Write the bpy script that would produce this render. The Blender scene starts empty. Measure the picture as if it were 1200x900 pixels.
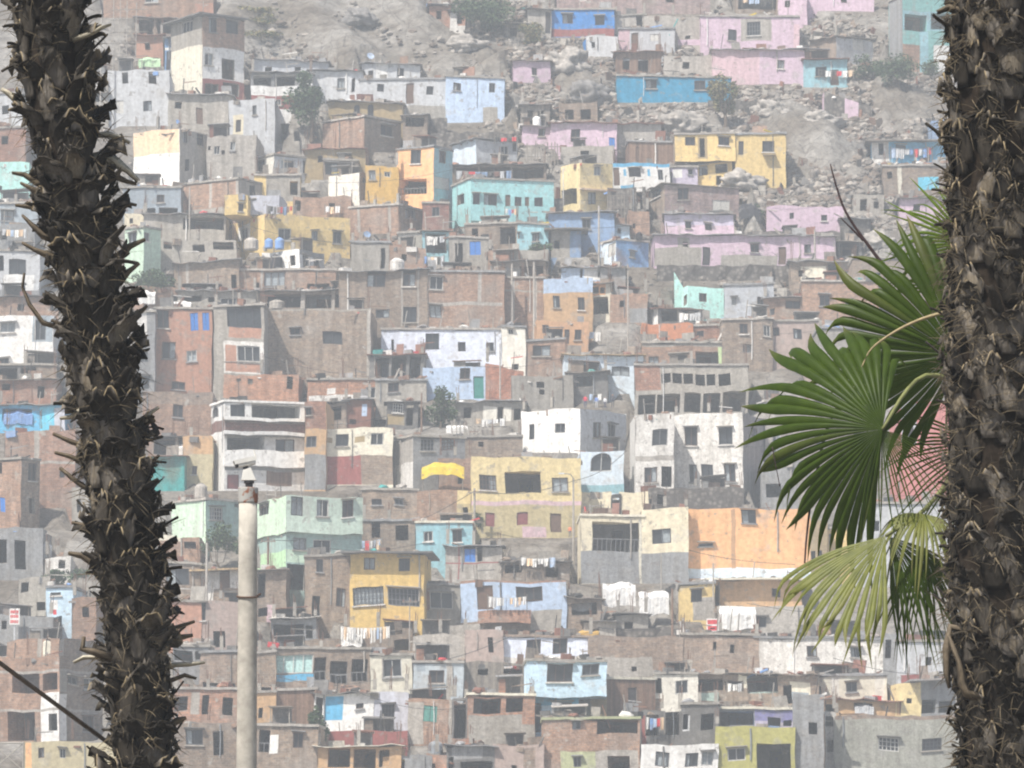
HAZE, EXPO = 0.00068, 0.46
import bpy, math, random, re
import numpy as np
from mathutils import Vector, Matrix
from mathutils import noise as mnoise
R = random.Random(7)
scene = bpy.context.scene
COL = scene.collection
# ------------------------------------------------------------------ view
HF = math.radians(12.0)
F = 600 / math.tan(HF / 2)
PITCH = math.radians(1.5) + math.atan(450 / F)
CAM = Vector((0, 0, 1.7))
cp, sp_ = math.cos(PITCH), math.sin(PITCH)

def ray(px, py):
    v = (450 - py) / F
    return Vector(((px - 600) / F, cp - v * sp_, sp_ + v * cp))

def at(px, py, Y):
    d = ray(px, py)
    return CAM + d * (Y / d.y)

def gy(y):
    return 300 + (900 - y) / 6.0

def ppm(Y):          # pixels per metre at distance Y
    return F / Y

# ------------------------------------------------------------------ objects
def link(o, parent=None):
    COL.objects.link(o)
    if parent is not None:
        o.parent = parent
    return o

def empty(name, loc, label=None, cat=None, group=None, rz=0.0):
    o = bpy.data.objects.new(name, None)
    o.empty_display_size = 0.2
    o.location = loc
    o.rotation_euler = (0, 0, rz)
    link(o)
    tag(o, label, cat, group)
    return o

def tag(o, label=None, cat=None, group=None, kind=None):
    if label: o['label'] = label
    if cat: o['category'] = cat
    if group: o['group'] = group
    if kind: o['kind'] = kind
    return o

class MB:
    def __init__(s):
        s.v = []; s.f = []; s.m = []; s.d = {}; s.mats = []
    def mi(s, mat):
        if mat not in s.mats: s.mats.append(mat)
        return s.mats.index(mat)
    def vert(s, p, weld=True):
        if weld:
            k = (round(p[0], 4), round(p[1], 4), round(p[2], 4))
            if k in s.d: return s.d[k]
            s.d[k] = len(s.v)
        s.v.append((p[0], p[1], p[2]))
        return len(s.v) - 1
    def face(s, pts, mat, weld=True):
        ids = [s.vert(p, weld) for p in pts]
        u = []
        for i in ids:
            if i not in u: u.append(i)
        if len(u) < 3: return
        s.f.append(u); s.m.append(s.mi(mat))
    def box(s, a, b, mat, M=None):
        (x0, y0, z0), (x1, y1, z1) = a, b
        P = [Vector(p) for p in ((x0,y0,z0),(x1,y0,z0),(x1,y1,z0),(x0,y1,z0),(x0,y0,z1),(x1,y0,z1),(x1,y1,z1),(x0,y1,z1))]
        if M is not None: P = [M @ p for p in P]
        n = len(s.v); s.v += [tuple(p) for p in P]
        k = s.mi(mat)
        for q in ((0,3,2,1),(4,5,6,7),(0,1,5,4),(1,2,6,5),(2,3,7,6),(3,0,4,7)):
            s.f.append([n + i for i in q]); s.m.append(k)
    def tube(s, pts, rad, mat, n=6, cap=True):
        rads = rad if isinstance(rad, (list, tuple)) else [rad] * len(pts)
        pts = [Vector(p) for p in pts]
        base = len(s.v); k = s.mi(mat)
        for i, p in enumerate(pts):
            t = (pts[min(i + 1, len(pts) - 1)] - pts[max(i - 1, 0)]).normalized()
            a = t.cross(Vector((0, 0, 1)) if abs(t.z) < .9 else Vector((1, 0, 0))).normalized()
            b = t.cross(a)
            for j in range(n):
                an = 2 * math.pi * j / n
                s.v.append(tuple(p + (a * math.cos(an) + b * math.sin(an)) * rads[i]))
        for i in range(len(pts) - 1):
            for j in range(n):
                s.f.append([base + i*n + j, base + i*n + (j+1) % n, base + (i+1)*n + (j+1) % n, base + (i+1)*n + j]); s.m.append(k)
        if cap:
            s.f.append([base + j for j in range(n)][::-1]); s.m.append(k)
            e = base + (len(pts) - 1) * n
            s.f.append([e + j for j in range(n)]); s.m.append(k)
    def lathe(s, c, prof, mat, n=14):   # prof: (r, z)
        base = len(s.v); k = s.mi(mat)
        for r, z in prof:
            for j in range(n):
                an = 2 * math.pi * j / n
                s.v.append((c[0] + r * math.cos(an), c[1] + r * math.sin(an), c[2] + z))
        for i in range(len(prof) - 1):
            for j in range(n):
                s.f.append([base+i*n+j, base+i*n+(j+1)%n, base+(i+1)*n+(j+1)%n, base+(i+1)*n+j]); s.m.append(k)
        s.f.append([base + j for j in range(n)][::-1]); s.m.append(k)
        e = base + (len(prof) - 1) * n
        s.f.append([e + j for j in range(n)]); s.m.append(k)
    def build(s, name, parent=None, smooth=False):
        me = bpy.data.meshes.new(name)
        me.from_pydata(s.v, [], s.f)
        for m in s.mats: me.materials.append(m)
        me.polygons.foreach_set('material_index', s.m)
        if smooth: me.polygons.foreach_set('use_smooth', [True] * len(s.f))
        me.update()
        return link(bpy.data.objects.new(name, me), parent)

# ------------------------------------------------------------------ materials
def nd(nt, typ, **kw):
    n = nt.nodes.new(typ)
    for k, v in kw.items():
        if k.startswith('i_'):
            n.inputs[int(k[2:]) if k[2:].isdigit() else k[2:]].default_value = v
        else: setattr(n, k, v)
    return n

def newmat(name):
    m = bpy.data.materials.new(name); m.use_nodes = True
    nt = m.node_tree
    return m, nt, nt.nodes['Principled BSDF']

def ramp(nt, src, a, b, c0=(0,0,0,1), c1=(1,1,1,1)):
    r = nd(nt, 'ShaderNodeValToRGB')
    r.color_ramp.elements[0].position = a; r.color_ramp.elements[0].color = c0
    r.color_ramp.elements[1].position = b; r.color_ramp.elements[1].color = c1
    nt.links.new(src, r.inputs[0]); return r.outputs[0]

def mixc(nt, fac, a, b, mode='MIX'):
    n = nd(nt, 'ShaderNodeMix', data_type='RGBA', blend_type=mode)
    for sock, v in ((n.inputs[0], fac), (n.inputs[6], a), (n.inputs[7], b)):
        if hasattr(v, 'links'): nt.links.new(v, sock)
        else: sock.default_value = v if not isinstance(v, tuple) or len(v) == 4 else (*v, 1)
    return n.outputs[2]

def coords(nt):
    """object space coordinates shifted by a random amount per object"""
    tc = nd(nt, 'ShaderNodeTexCoord'); oi = nd(nt, 'ShaderNodeObjectInfo')
    mul = nd(nt, 'ShaderNodeMath', operation='MULTIPLY', i_1=37.0); nt.links.new(oi.outputs['Random'], mul.inputs[0])
    cmb = nd(nt, 'ShaderNodeCombineXYZ'); nt.links.new(mul.outputs[0], cmb.inputs[0]); nt.links.new(mul.outputs[0], cmb.inputs[1])
    add = nd(nt, 'ShaderNodeVectorMath', operation='ADD')
    nt.links.new(tc.outputs['Object'], add.inputs[0]); nt.links.new(cmb.outputs[0], add.inputs[1])
    return tc.outputs['Object'], add.outputs[0], oi.outputs['Random']

def noise_(nt, vec, scale, detail=4, rough=.55, stretch=None):
    if stretch:
        mp = nd(nt, 'ShaderNodeMapping'); mp.inputs['Scale'].default_value = stretch
        nt.links.new(vec, mp.inputs[0]); vec = mp.outputs[0]
    n = nd(nt, 'ShaderNodeTexNoise', i_Scale=scale, i_Detail=detail, i_Roughness=rough)
    nt.links.new(vec, n.inputs['Vector']); return n.outputs['Fac']

def wall_material(name, rgb, kind):
    m, nt, bs = newmat(name)
    L = nt.links
    obj, vec, rnd = coords(nt)
    base = (*rgb, 1)
    lum = sum(rgb) / 3
    tone = ramp(nt, rnd, 0, 1, (.86, .86, .86, 1), (1.08, 1.07, 1.05, 1))
    big = noise_(nt, vec, .45, 4)
    fine = noise_(nt, vec, 3.5, 5, .65)
    streak = noise_(nt, vec, 1.0, 4, .6, (2.2, 2.2, .22))
    if kind == 'b':
        sx = nd(nt, 'ShaderNodeSeparateXYZ'); L.new(obj, sx.inputs[0])
        ad = nd(nt, 'ShaderNodeMath', operation='ADD'); L.new(sx.outputs[0], ad.inputs[0]); L.new(sx.outputs[1], ad.inputs[1])
        cb = nd(nt, 'ShaderNodeCombineXYZ'); L.new(ad.outputs[0], cb.inputs[0]); L.new(sx.outputs[2], cb.inputs[1])
        br = nd(nt, 'ShaderNodeTexBrick', i_Scale=1.0)
        br.inputs['Color1'].default_value = (rgb[0]*1.18, rgb[1]*1.08, rgb[2]*1.0, 1)
        br.inputs['Color2'].default_value = (rgb[0]*.72, rgb[1]*.72, rgb[2]*.75, 1)
        br.inputs['Mortar'].default_value = (rgb[0]*.6+.12, rgb[1]*.6+.12, rgb[2]*.6+.11, 1)
        br.inputs['Mortar Size'].default_value = .02
        br.inputs['Brick Width'].default_value = .30; br.inputs['Row Height'].default_value = .14
        L.new(cb.outputs[0], br.inputs['Vector'])
        col = br.outputs['Color']
        col = mixc(nt, ramp(nt, noise_(nt, vec, 2.2, 5, .7), .3, .7), mixc(nt, 1.0, col, (.72, .68, .66), 'MULTIPLY'), col)
        col = mixc(nt, ramp(nt, big, .52, .80), col, (.31, .27, .235))
        col = mixc(nt, ramp(nt, noise_(nt, vec, 1.3, 4, .6), .64, .70), col, (.40, .37, .33))
    elif kind == 'm':
        sx = nd(nt, 'ShaderNodeSeparateXYZ'); L.new(obj, sx.inputs[0])
        ad = nd(nt, 'ShaderNodeMath', operation='ADD'); L.new(sx.outputs[0], ad.inputs[0]); L.new(sx.outputs[1], ad.inputs[1])
        cb = nd(nt, 'ShaderNodeCombineXYZ'); L.new(ad.outputs[0], cb.inputs[0])
        wv = nd(nt, 'ShaderNodeTexWave', i_Scale=3.0, i_Distortion=.6); L.new(cb.outputs[0], wv.inputs['Vector'])
        col = mixc(nt, wv.outputs['Fac'], (rgb[0]*.7, rgb[1]*.7, rgb[2]*.7), base)
        col = mixc(nt, ramp(nt, big, .52, .8), col, (.28, .17, .10))
    elif kind == 'w':
        sx = nd(nt, 'ShaderNodeSeparateXYZ'); L.new(obj, sx.inputs[0])
        ad = nd(nt, 'ShaderNodeMath', operation='ADD'); L.new(sx.outputs[0], ad.inputs[0]); L.new(sx.outputs[1], ad.inputs[1])
        cb = nd(nt, 'ShaderNodeCombineXYZ'); L.new(ad.outputs[0], cb.inputs[0])
        pl = noise_(nt, cb.outputs[0], 4.0, 2)
        col = mixc(nt, ramp(nt, pl, .35, .65), (rgb[0]*.65, rgb[1]*.65, rgb[2]*.68), (rgb[0]*1.25, rgb[1]*1.25, rgb[2]*1.2))
    elif kind == 's':
        vo = nd(nt, 'ShaderNodeTexVoronoi', i_Scale=2.6); L.new(vec, vo.inputs['Vector'])
        col = mixc(nt, ramp(nt, vo.outputs['Distance'], .0, .5), (rgb[0]*1.5, rgb[1]*1.5, rgb[2]*1.5), (rgb[0]*.55, rgb[1]*.55, rgb[2]*.55))
    else:
        col = base
        # worn patches of bare render, a lighter or darker old coat
        old = (lum*.55 + .14, lum*.52 + .135, lum*.48 + .125)
        k = (.57, .66) if kind == 'p' else (.50, .62)
        col = mixc(nt, ramp(nt, noise_(nt, vec, 1.7, 5, .68), .60, .64), col, (rgb[0]*.35 + .17, rgb[1]*.35 + .155, rgb[2]*.35 + .14))
        col = mixc(nt, ramp(nt, noise_(nt, vec, .8, 5, .62), *k), col, (rgb[0]*.55 + old[0]*.45, rgb[1]*.55 + old[1]*.45, rgb[2]*.55 + old[2]*.45))
    col = mixc(nt,   .65 if kind != 'p' else .36, col, ramp(nt, streak, .34, .60, (.66, .64, .61, 1), (1.1, 1.1, 1.1, 1)), 'MULTIPLY')
    col = mixc(nt, .9, col, ramp(nt, fine, .3, .7, (.74, .73, .72, 1), (1.16, 1.16, 1.16, 1)), 'MULTIPLY')
    if kind != 'p':
        grit = noise_(nt, vec, 9.0, 3, .7)
        col = mixc(nt, .8, col, ramp(nt, grit, .3, .7, (.7, .69, .68, 1), (1.2, 1.2, 1.2, 1)), 'MULTIPLY')
    col = mixc(nt, 1.0, col, tone, 'MULTIPLY')
    L.new(col, bs.inputs['Base Color'])
    bs.inputs['Roughness'].default_value = .9 if kind != 'm' else .55
    bs.inputs['Specular IOR Level'].default_value = .2
    bp = nd(nt, 'ShaderNodeBump', i_Strength=.5, i_Distance=.08)
    L.new(fine, bp.inputs['Height']); L.new(bp.outputs[0], bs.inputs['Normal'])
    return m

PAL = {  # code: (name, linear base colour, kind)
 'br': ('red_brick', (.43,.285,.205), 'b'), 'bd': ('dusty_brick', (.345,.28,.22), 'b'), 'br3': ('dull_brick', (.375,.295,.235), 'b'),
 'bp': ('pink_beige_plaster', (.42,.33,.29), 'p'), 'pb': ('pinkish_brick', (.40,.31,.31), 'b'),
 'tc': ('terracotta_plaster', (.43,.235,.165), 'p'), 'tc2': ('terracotta_brick', (.36,.19,.13), 'b'), 'tc3': ('orange_brick', (.50,.27,.17), 'b'),
 'tc4': ('dark_red_brick', (.26,.115,.09), 'b'), 'or': ('red_orange_paint', (.55,.23,.12), 'p'), 'or2': ('bright_red_brick', (.52,.22,.13), 'b'),
 'or3': ('salmon_brick', (.50,.29,.20), 'b'), 'or4': ('light_brick', (.42,.26,.19), 'b'),
 'co': ('concrete', (.36,.335,.295), 'c'), 'cb': ('beige_render', (.42,.39,.35), 'c'), 'cg': ('grey_render', (.29,.295,.30), 'c'), 'cd': ('dark_concrete', (.16,.155,.15), 'c'),
 'gr': ('blue_grey_paint', (.40,.42,.45), 'p'), 'gw': ('pale_grey_paint', (.55,.56,.57), 'p'), 'gb': ('slate_grey_paint', (.33,.38,.42), 'p'), 'gb2': ('pale_slate_paint', (.47,.52,.55), 'p'),
 'gl': ('lilac_grey_paint', (.53,.54,.60), 'p'), 'wh': ('white_paint', (.80,.79,.76), 'p'), 'wh2': ('old_white_paint', (.72,.70,.66), 'c'), 'wb': ('bluish_white_paint', (.70,.75,.86), 'p'),
 'cw': ('cream_white_paint', (.73,.70,.62), 'p'), 'cr': ('cream_paint', (.75,.67,.49), 'p'), 'cr2': ('pale_cream_paint', (.71,.67,.55), 'p'), 'pe': ('peach_paint', (.78,.58,.39), 'p'),
 'ye': ('yellow_paint', (.71,.53,.23), 'p'), 'yl': ('light_yellow_paint', (.71,.58,.31), 'p'), 'yt': ('tan_yellow_paint', (.50,.42,.24), 'p'), 'yd': ('deep_yellow_paint', (.64,.45,.16), 'p'),
 'yo': ('olive_yellow_paint', (.38,.36,.12), 'p'), 'ys': ('dull_yellow_paint', (.48,.42,.27), 'p'), 'oc': ('ochre_paint', (.52,.33,.09), 'p'), 'om': ('muted_ochre_paint', (.35,.27,.15), 'p'),
 'ta': ('tan_paint', (.54,.35,.19), 'p'), 'to': ('orange_tan_paint', (.50,.30,.17), 'p'), 'og': ('orange_paint', (.80,.45,.22), 'p'),
 'pk': ('lilac_pink_paint', (.60,.455,.54), 'p'), 'pl': ('pink_paint', (.63,.45,.485), 'p'), 'li': ('lilac_paint', (.52,.47,.58), 'p'), 'pu': ('violet_paint', (.25,.24,.45), 'p'),
 'bl': ('light_blue_paint', (.46,.57,.73), 'p'), 'bm': ('mid_blue_paint', (.22,.32,.48), 'p'), 'bb': ('bright_blue_paint', (.05,.22,.55), 'p'), 'bl2': ('blue_sheet', (.22,.40,.68), 'm'),
 'cy': ('cyan_blue_paint', (.03,.27,.45), 'p'), 'cy2': ('clear_blue_paint', (.12,.42,.66), 'p'), 'cyl': ('bright_cyan_paint', (.15,.58,.78), 'p'), 'sb': ('sky_blue_paint', (.56,.73,.86), 'p'),
 'sb2': ('pale_sky_paint', (.70,.80,.88), 'p'), 'tb': ('turquoise_blue_paint', (.30,.52,.58), 'p'), 'tq': ('turquoise_paint', (.36,.66,.67), 'p'), 'mi': ('mint_paint', (.48,.80,.74), 'p'),
 'mi2': ('faded_mint_sheet', (.45,.58,.52), 'm'), 'gn': ('pale_green_paint', (.56,.72,.56), 'p'), 'gn2': ('grey_green_paint', (.52,.63,.54), 'p'), 'gt': ('sea_green_paint', (.36,.50,.46), 'p'),
 'gl2': ('bright_pale_green_paint', (.50,.74,.46), 'p'), 'tl': ('teal_sheet', (.07,.42,.40), 'm'), 'tl2': ('faded_teal_paint', (.20,.42,.40), 'p'), 'lg': ('lime_green_paint', (.55,.70,.38), 'p'),
 'lo': ('light_olive_paint', (.42,.44,.26), 'p'), 'og2': ('olive_grey_render', (.37,.37,.32), 'c'), 'mr': ('maroon_paint', (.30,.10,.09), 'p'), 'wd': ('brown_boards', (.23,.15,.11), 'w'),
 'wd2': ('grey_boards', (.26,.23,.20), 'w'), 'dk': ('near_black_and_bay_shade', (.06,.058,.055), 'c'), 'sp': ('speckled_plaster', (.50,.48,.44), 's'), 'ru': ('rusty_sheet', (.26,.12,.085), 'm'),  # near-black entry holds painted shade of bays and a gap, also dark scrap
 'rk': ('dry_stone', (.21,.19,.17), 's'), 'gc': ('grey_corrugated_sheet', (.36,.36,.36), 'm'), 'oy': ('yellow_cloth', (.55,.41,.04), 'p'), 'wt': ('white_cloth', (.82,.81,.78), 'p'),
 'bt': ('blue_cloth', (.20,.35,.65), 'p'), 'ht': ('straw_thatch', (.45,.33,.19), 'w'), 'rr': ('red_cloth', (.62,.06,.07), 'p'), 'kk': ('black_plastic', (.03,.03,.035), 'p'), 'gy2': ('grey_plastic', (.25,.27,.29), 'p'),
 'rd': ('rose_red_paint', (.60,.22,.20), 'p'),
}
_mc = {}
def M(code):
    if code not in _mc:
        n, c, k = PAL[code]; _mc[code] = wall_material(n, c, k)
    return _mc[code]

def plain(name, rgb, rough=.6, metal=0.0, vary=.25, scale=8.0, spec=.3):
    if name in _mc: return _mc[name]
    m, nt, bs = newmat(name)
    _, vec, _r = coords(nt)
    n = noise_(nt, vec, scale, 4, .6)
    c = ramp(nt, n, .3, .7, tuple(x*(1-vary) for x in rgb) + (1,), tuple(min(1, x*(1+vary)) for x in rgb) + (1,))
    nt.links.new(c, bs.inputs['Base Color'])
    bs.inputs['Roughness'].default_value = rough; bs.inputs['Metallic'].default_value = metal
    bs.inputs['Specular IOR Level'].default_value = spec
    _mc[name] = m
    return m

def glass():  return plain('dark_window_glass', (.035,.04,.045), .25, 0, .4, 3.0, .4)
def curtain(): return plain('pale_curtain_glass', (.30,.33,.34), .5, 0, .3, 6.0)
def turq_glass(): return plain('turquoise_curtain', (.40,.58,.55), .5, 0, .3, 6.0)
FRAMES = [('brown_frame', (.10,.065,.05)), ('grey_frame', (.16,.16,.16)), ('white_frame', (.50,.49,.46)), ('brown_frame', (.10,.065,.05)), ('dark_frame', (.05,.05,.055)), ('dark_frame', (.05,.05,.055))]
def frame_mat(r): n, c = r.choice(FRAMES); return plain(n, c, .5)

# ------------------------------------------------------------------ buildings
FOOT = []      # footprints for the terrain
ROOFS = []     # roof front edges for the debris: (matrix, xa, xb, depth, z)

def tokens(W):
    return [(k, [float(v) for v in nums.split(',')]) for k, nums in re.findall(r'([A-Za-z])(-?[\d.,\-]+)', W)] if W else []

def subdiv(vals, lo, hi, step):
    vs = sorted(set([lo, hi] + [v for v in vals if lo + .02 < v < hi - .02]))
    out = [vs[0]]
    for a, b in zip(vs, vs[1:]):
        if b - a < 1e-4: continue
        n = max(1, round((b - a) / step))
        out += [a + (b - a) * (i + 1) / n for i in range(n)]
    return out

class Block: pass

def block(root, rootloc, x0, y0, x1, y1, mat, c=None, m2=None, W='', P=(), roof='s', tilt=(0, 0), dy=0.0, D=None,
          Y=None, th=None, fl=False, rm=None, jag=None, side=None, seed=0):
    r = random.Random(hash((x0, y0, x1, y1)) & 0xffff)
    if Y is None: Y = gy(y1) + dy
    xc = c if c is not None else (x1 if th is None or th <= 0 else x1)
    C0 = at(xc, y1, Y)
    if c is not None:
        a = x1 - c; b = c - x0
        if th is None: th = -max(math.radians(17), min(math.radians(73), math.atan2(a, b)))
        else: th = math.radians(th)
    else:
        th = math.radians(r.uniform(-3.0, 2.0) if th is None else th)
    u = Vector((math.cos(th), math.sin(th), 0)); v = Vector((-math.sin(th), math.cos(th), 0))
    base_z = C0.z
    def hit(px, py, n):
        d = ray(px, py); return CAM + d * ((C0 - CAM).dot(n) / d.dot(n))
    def locA(px, py):
        p = hit(px, py, v) - C0; return p.dot(u), p.z
    def locB(px, py):
        p = hit(px, py, u) - C0; return p.dot(v), p.z
    ztop = locA(xc, y0)[1]
    za = -locA(x0, y1)[0]                     # width of face A
    if c is not None:
        zb = abs(locB(x1, y1)[0]); 
        zb = min(zb, 16)
    else:
        zb = D if D else max(3.2, min(7.5, (y1 - y0) * .15))
    zb = max(zb, .5)
    low = 0.0 if fl else -1.3
    s = Block(); s.Y = Y
    frm = Matrix.Translation(C0 - Vector(rootloc)) @ Matrix.Rotation(th, 4, 'Z')
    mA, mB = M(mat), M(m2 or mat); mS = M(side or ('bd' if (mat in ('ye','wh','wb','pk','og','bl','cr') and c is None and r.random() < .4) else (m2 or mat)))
    ph = [r.uniform(0, 6) for _ in range(4)]
    def warp(p):
        x, y, z = p
        w = x + y
        return (x + .035*math.sin(1.9*z + ph[0]) + .012*math.sin(5.3*z + ph[1]), y, z + (.055*math.sin(1.3*w + ph[2]) + .03*math.sin(4.1*w + ph[3])) * (1 if z > .2 or fl else 0))
    rough = (PAL[mat][2] in 'bcsw') if jag is None else jag
    px = ppm(Y)
    if tilt == (0, 0): tilt = (r.uniform(0, 2.2), 0) if r.random() < .5 else (0, r.uniform(0, 2.2))
    tl, tr = tilt[0] / px, tilt[1] / px      # lowers the roof line at the ends of the front
    parapet = roof == 'n'
    opA, opB, ptA, ptB = [], [], [], []
    items = []
    for k, q in tokens(W):
        ym, xm = (q[1] + q[3]) / 2, (q[0] + q[2]) / 2
        onB = c is not None and xm > c
        f = locB if onB else locA
        ua, ub = f(q[0], ym)[0], f(q[2], ym)[0]; zz1, zz0 = f(xm, q[1])[1], f(xm, q[3])[1]
        lo, hi = (0.0, zb) if onB else (-za, 0.0)
        ua, ub = sorted((ua, ub)); ua = max(ua, lo + .06); ub = min(ub, hi - .06); zz0 = max(zz0, low + .1); zz1 = min(zz1, ztop - max(tl, tr) - .06)
        if ub - ua < .12 or zz1 - zz0 < .12: continue
        lst = opB if onB else opA
        if any(ua < o[2] + .03 and ub > o[0] - .03 and zz0 < o[3] + .03 and zz1 > o[1] - .03 for o in lst): continue
        dep = {'l': 1.7, 'L': 1.5, 'k': .3}.get(k, .2)
        lst.append((ua, zz0, ub, zz1, dep, k)); items.append((onB, k, ua, zz0, ub, zz1))
    for q in P:
        onB = c is not None and (q[0] + q[2]) / 2 > c
        both = c is not None and q[0] < c - 3 and q[2] > c + 3
        for B_ in ((False, True) if both else (onB,)):
            f = locB if B_ else locA
            xa_, xb_ = (q[0], q[2])
            if both: xa_, xb_ = (c, q[2]) if B_ else (q[0], c)
            ym, xm = (q[1] + q[3]) / 2, (xa_ + xb_) / 2
            ua, ub = sorted((f(xa_, ym)[0], f(xb_, ym)[0]))
            (ptB if B_ else ptA).append((ua, f(xm, q[3])[1], ub, f(xm, q[1])[1], M(q[4])))
    mb = MB()
    dark = M('dk'); rev = M('co')
    jt = {}
    def ztopf(uu, onB):
        if onB: t = tr
        else: t = tr + (tl - tr) * (-uu / za if za else 0)
        z = ztop - t
        if rough:
            k = (round(uu, 2), onB and uu > .01)
            if k not in jt: jt[k] = r.uniform(-.07, .07)
            z += jt[k]
        return z
    def facegrid(lo, hi, ops, pts_, m0, onB, pos):
        xs = [o[0] for o in ops] + [o[2] for o in ops] + [p[0] for p in pts_] + [p[2] for p in pts_]
        zs = [o[1] for o in ops] + [o[3] for o in ops] + [p[1] for p in pts_] + [p[3] for p in pts_]
        zmax = ztop - max(tl, tr) - (.08 if rough else 0)
        US = subdiv(xs, lo, hi, .9); ZS = subdiv(zs, low, zmax, 1.1)
        top = len(ZS) - 1
        for i in range(len(US) - 1):
            for j in range(top):
                um, zm = (US[i] + US[i+1]) / 2, (ZS[j] + ZS[j+1]) / 2
                if any(o[0] < um < o[2] and o[1] < zm < o[3] for o in ops): continue
                m = m0
                for p in pts_:
                    if p[0] < um < p[2] and p[1] < zm < p[3]: m = p[4]
                z1a = ztopf(US[i], onB) if j == top - 1 else ZS[j+1]
                z1b = ztopf(US[i+1], onB) if j == top - 1 else ZS[j+1]
                q = [(US[i], ZS[j]), (US[i+1], ZS[j]), (US[i+1], z1b), (US[i], z1a)]
                mb.face([warp(pos(a, b, 0)) for a, b in q], m)
        for (a, b, cc, d, dep, k) in ops:
            us = [x for x in US if a - 1e-4 <= x <= cc + 1e-4]; zs_ = [x for x in ZS if b - 1e-4 <= x <= d + 1e-4]
            mr = m0 if k in 'lL' else rev
            for e, g in zip(us, us[1:]):
                mb.face([warp(pos(e, b, 0)), warp(pos(g, b, 0)), warp(pos(g, b, dep)), warp(pos(e, b, dep))], mr)
                mb.face([warp(pos(e, d, 0)), warp(pos(g, d, 0)), warp(pos(g, d, dep)), warp(pos(e, d, dep))], mr)
            for e, g in zip(zs_, zs_[1:]):
                mb.face([warp(pos(a, e, 0)), warp(pos(a, g, 0)), warp(pos(a, g, dep)), warp(pos(a, e, dep))], mr)
                mb.face([warp(pos(cc, e, 0)), warp(pos(cc, g, 0)), warp(pos(cc, g, dep)), warp(pos(cc, e, dep))], mr)
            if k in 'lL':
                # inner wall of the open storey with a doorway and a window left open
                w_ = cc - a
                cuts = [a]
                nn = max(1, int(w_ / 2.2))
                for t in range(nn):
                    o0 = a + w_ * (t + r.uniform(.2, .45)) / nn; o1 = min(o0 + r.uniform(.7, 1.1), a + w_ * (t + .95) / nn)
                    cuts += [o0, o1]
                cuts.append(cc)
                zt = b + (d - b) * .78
                im = r.choice([M('cg'), M('cd'), M('cd'), M('dk'), M('cd'), M('bd')])  # back wall coloured dark so the open bay looks shaded
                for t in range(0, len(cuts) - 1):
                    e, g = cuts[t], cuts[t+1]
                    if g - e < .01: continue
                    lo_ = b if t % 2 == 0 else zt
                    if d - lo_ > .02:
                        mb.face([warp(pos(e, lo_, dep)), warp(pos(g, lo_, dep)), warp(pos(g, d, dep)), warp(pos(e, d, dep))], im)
            if k == 'a':
                n = 8; R_ = (cc - a) / 2; h = min(R_, (d - b) * .5)
                arc = [(a + R_ - R_*math.cos(math.pi*i/n), d - h + h*math.sin(math.pi*i/n)) for i in range(n + 1)]
                for i in range(n):
                    cr = (a, d) if i < n/2 else (cc, d)
                    mb.face([warp(pos(*cr, .002)), warp(pos(*arc[i], .002)), warp(pos(*arc[i+1], .002))], m0, False)
    facegrid(-za, 0.0, opA, ptA, mA, False, lambda a, b, d: (a, d, b))
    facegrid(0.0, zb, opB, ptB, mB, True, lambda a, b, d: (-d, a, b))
    # hidden sides
    zl = ztop - tl
    mb.face([(-za, 0, low), (-za, zb, low), (-za, zb, zl), warp((-za, 0, zl))], mS)
    mb.face([(-za, zb, low), (0, zb, low), (0, zb, ztop - tr), (-za, zb, zl)], mS)
    if fl: mb.face([(-za, 0, low), (0, 0, low), (0, zb, low), (-za, zb, low)], mS)
    tz = lambda x: ztop - (tr + (tl - tr) * (-x / za if za else 0))
    rz = -.35 if parapet else -.02
    if parapet:
        mb.face([(-za+.005, .005, tz(-za) + rz), (-.005, .005, tz(0) + rz), (-.005, zb-.005, tz(0) + rz), (-za+.005, zb-.005, tz(-za) + rz)], M('co'))
    o = mb.build('wall', root); o.matrix_local = frm
    s.frm, s.za, s.zb, s.ztop, s.warp, s.root, s.tz = frm, za, zb, ztop, warp, root, tz
    if not parapet:
        rb = MB()
        ov = {'s': .10, 'c': .28, 'b': .75}[roof]; tk = {'s': .16, 'c': .05, 'b': .12}[roof]
        m = M(rm) if rm else M({'s': r.choice(['co', 'co', 'cg', 'cb']), 'c': r.choice(['gc', 'ru', 'gc', 'cd', 'wd2']), 'b': 'cd'}[roof])
        n = max(2, int(za / .7)); ny = max(1, int(zb / 2.5))
        ja = [r.uniform(-.05, .05) * (2.0 if roof == 'c' else .7) for _ in range(n + 1)]
        jb = [r.uniform(0, .15) if roof == 'c' else r.uniform(-.01, .02) for _ in range(n + 1)]
        xsn = [-za - ov*.8 + (za + ov*1.6) * i / n for i in range(n + 1)]
        sl = r.uniform(-.03, .05) if roof == 'c' else 0
        def rp(i, y, dz):
            yy = -ov - jb[i] if y == 0 else (zb + .1)
            return (xsn[i], yy, tz(xsn[i]) + (ja[i] if y == 0 else 0) + dz + sl * (0 if y == 0 else zb) + .012)
        for i in range(n):
            rb.face([rp(i,0,tk), rp(i+1,0,tk), rp(i+1,1,tk), rp(i,1,tk)], m)
            rb.face([rp(i,0,0), rp(i,1,0), rp(i+1,1,0), rp(i+1,0,0)], m)
            rb.face([rp(i,0,0), rp(i+1,0,0), rp(i+1,0,tk), rp(i,0,tk)], m)
            rb.face([rp(i,1,0), rp(i,1,tk), rp(i+1,1,tk), rp(i+1,1,0)], m)
        rb.face([rp(0,0,0), rp(0,0,tk), rp(0,1,tk), rp(0,1,0)], m)
        rb.face([rp(n,0,0), rp(n,1,0), rp(n,1,tk), rp(n,0,tk)], m)
        o = rb.build('roof', root); o.matrix_local = frm
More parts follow.
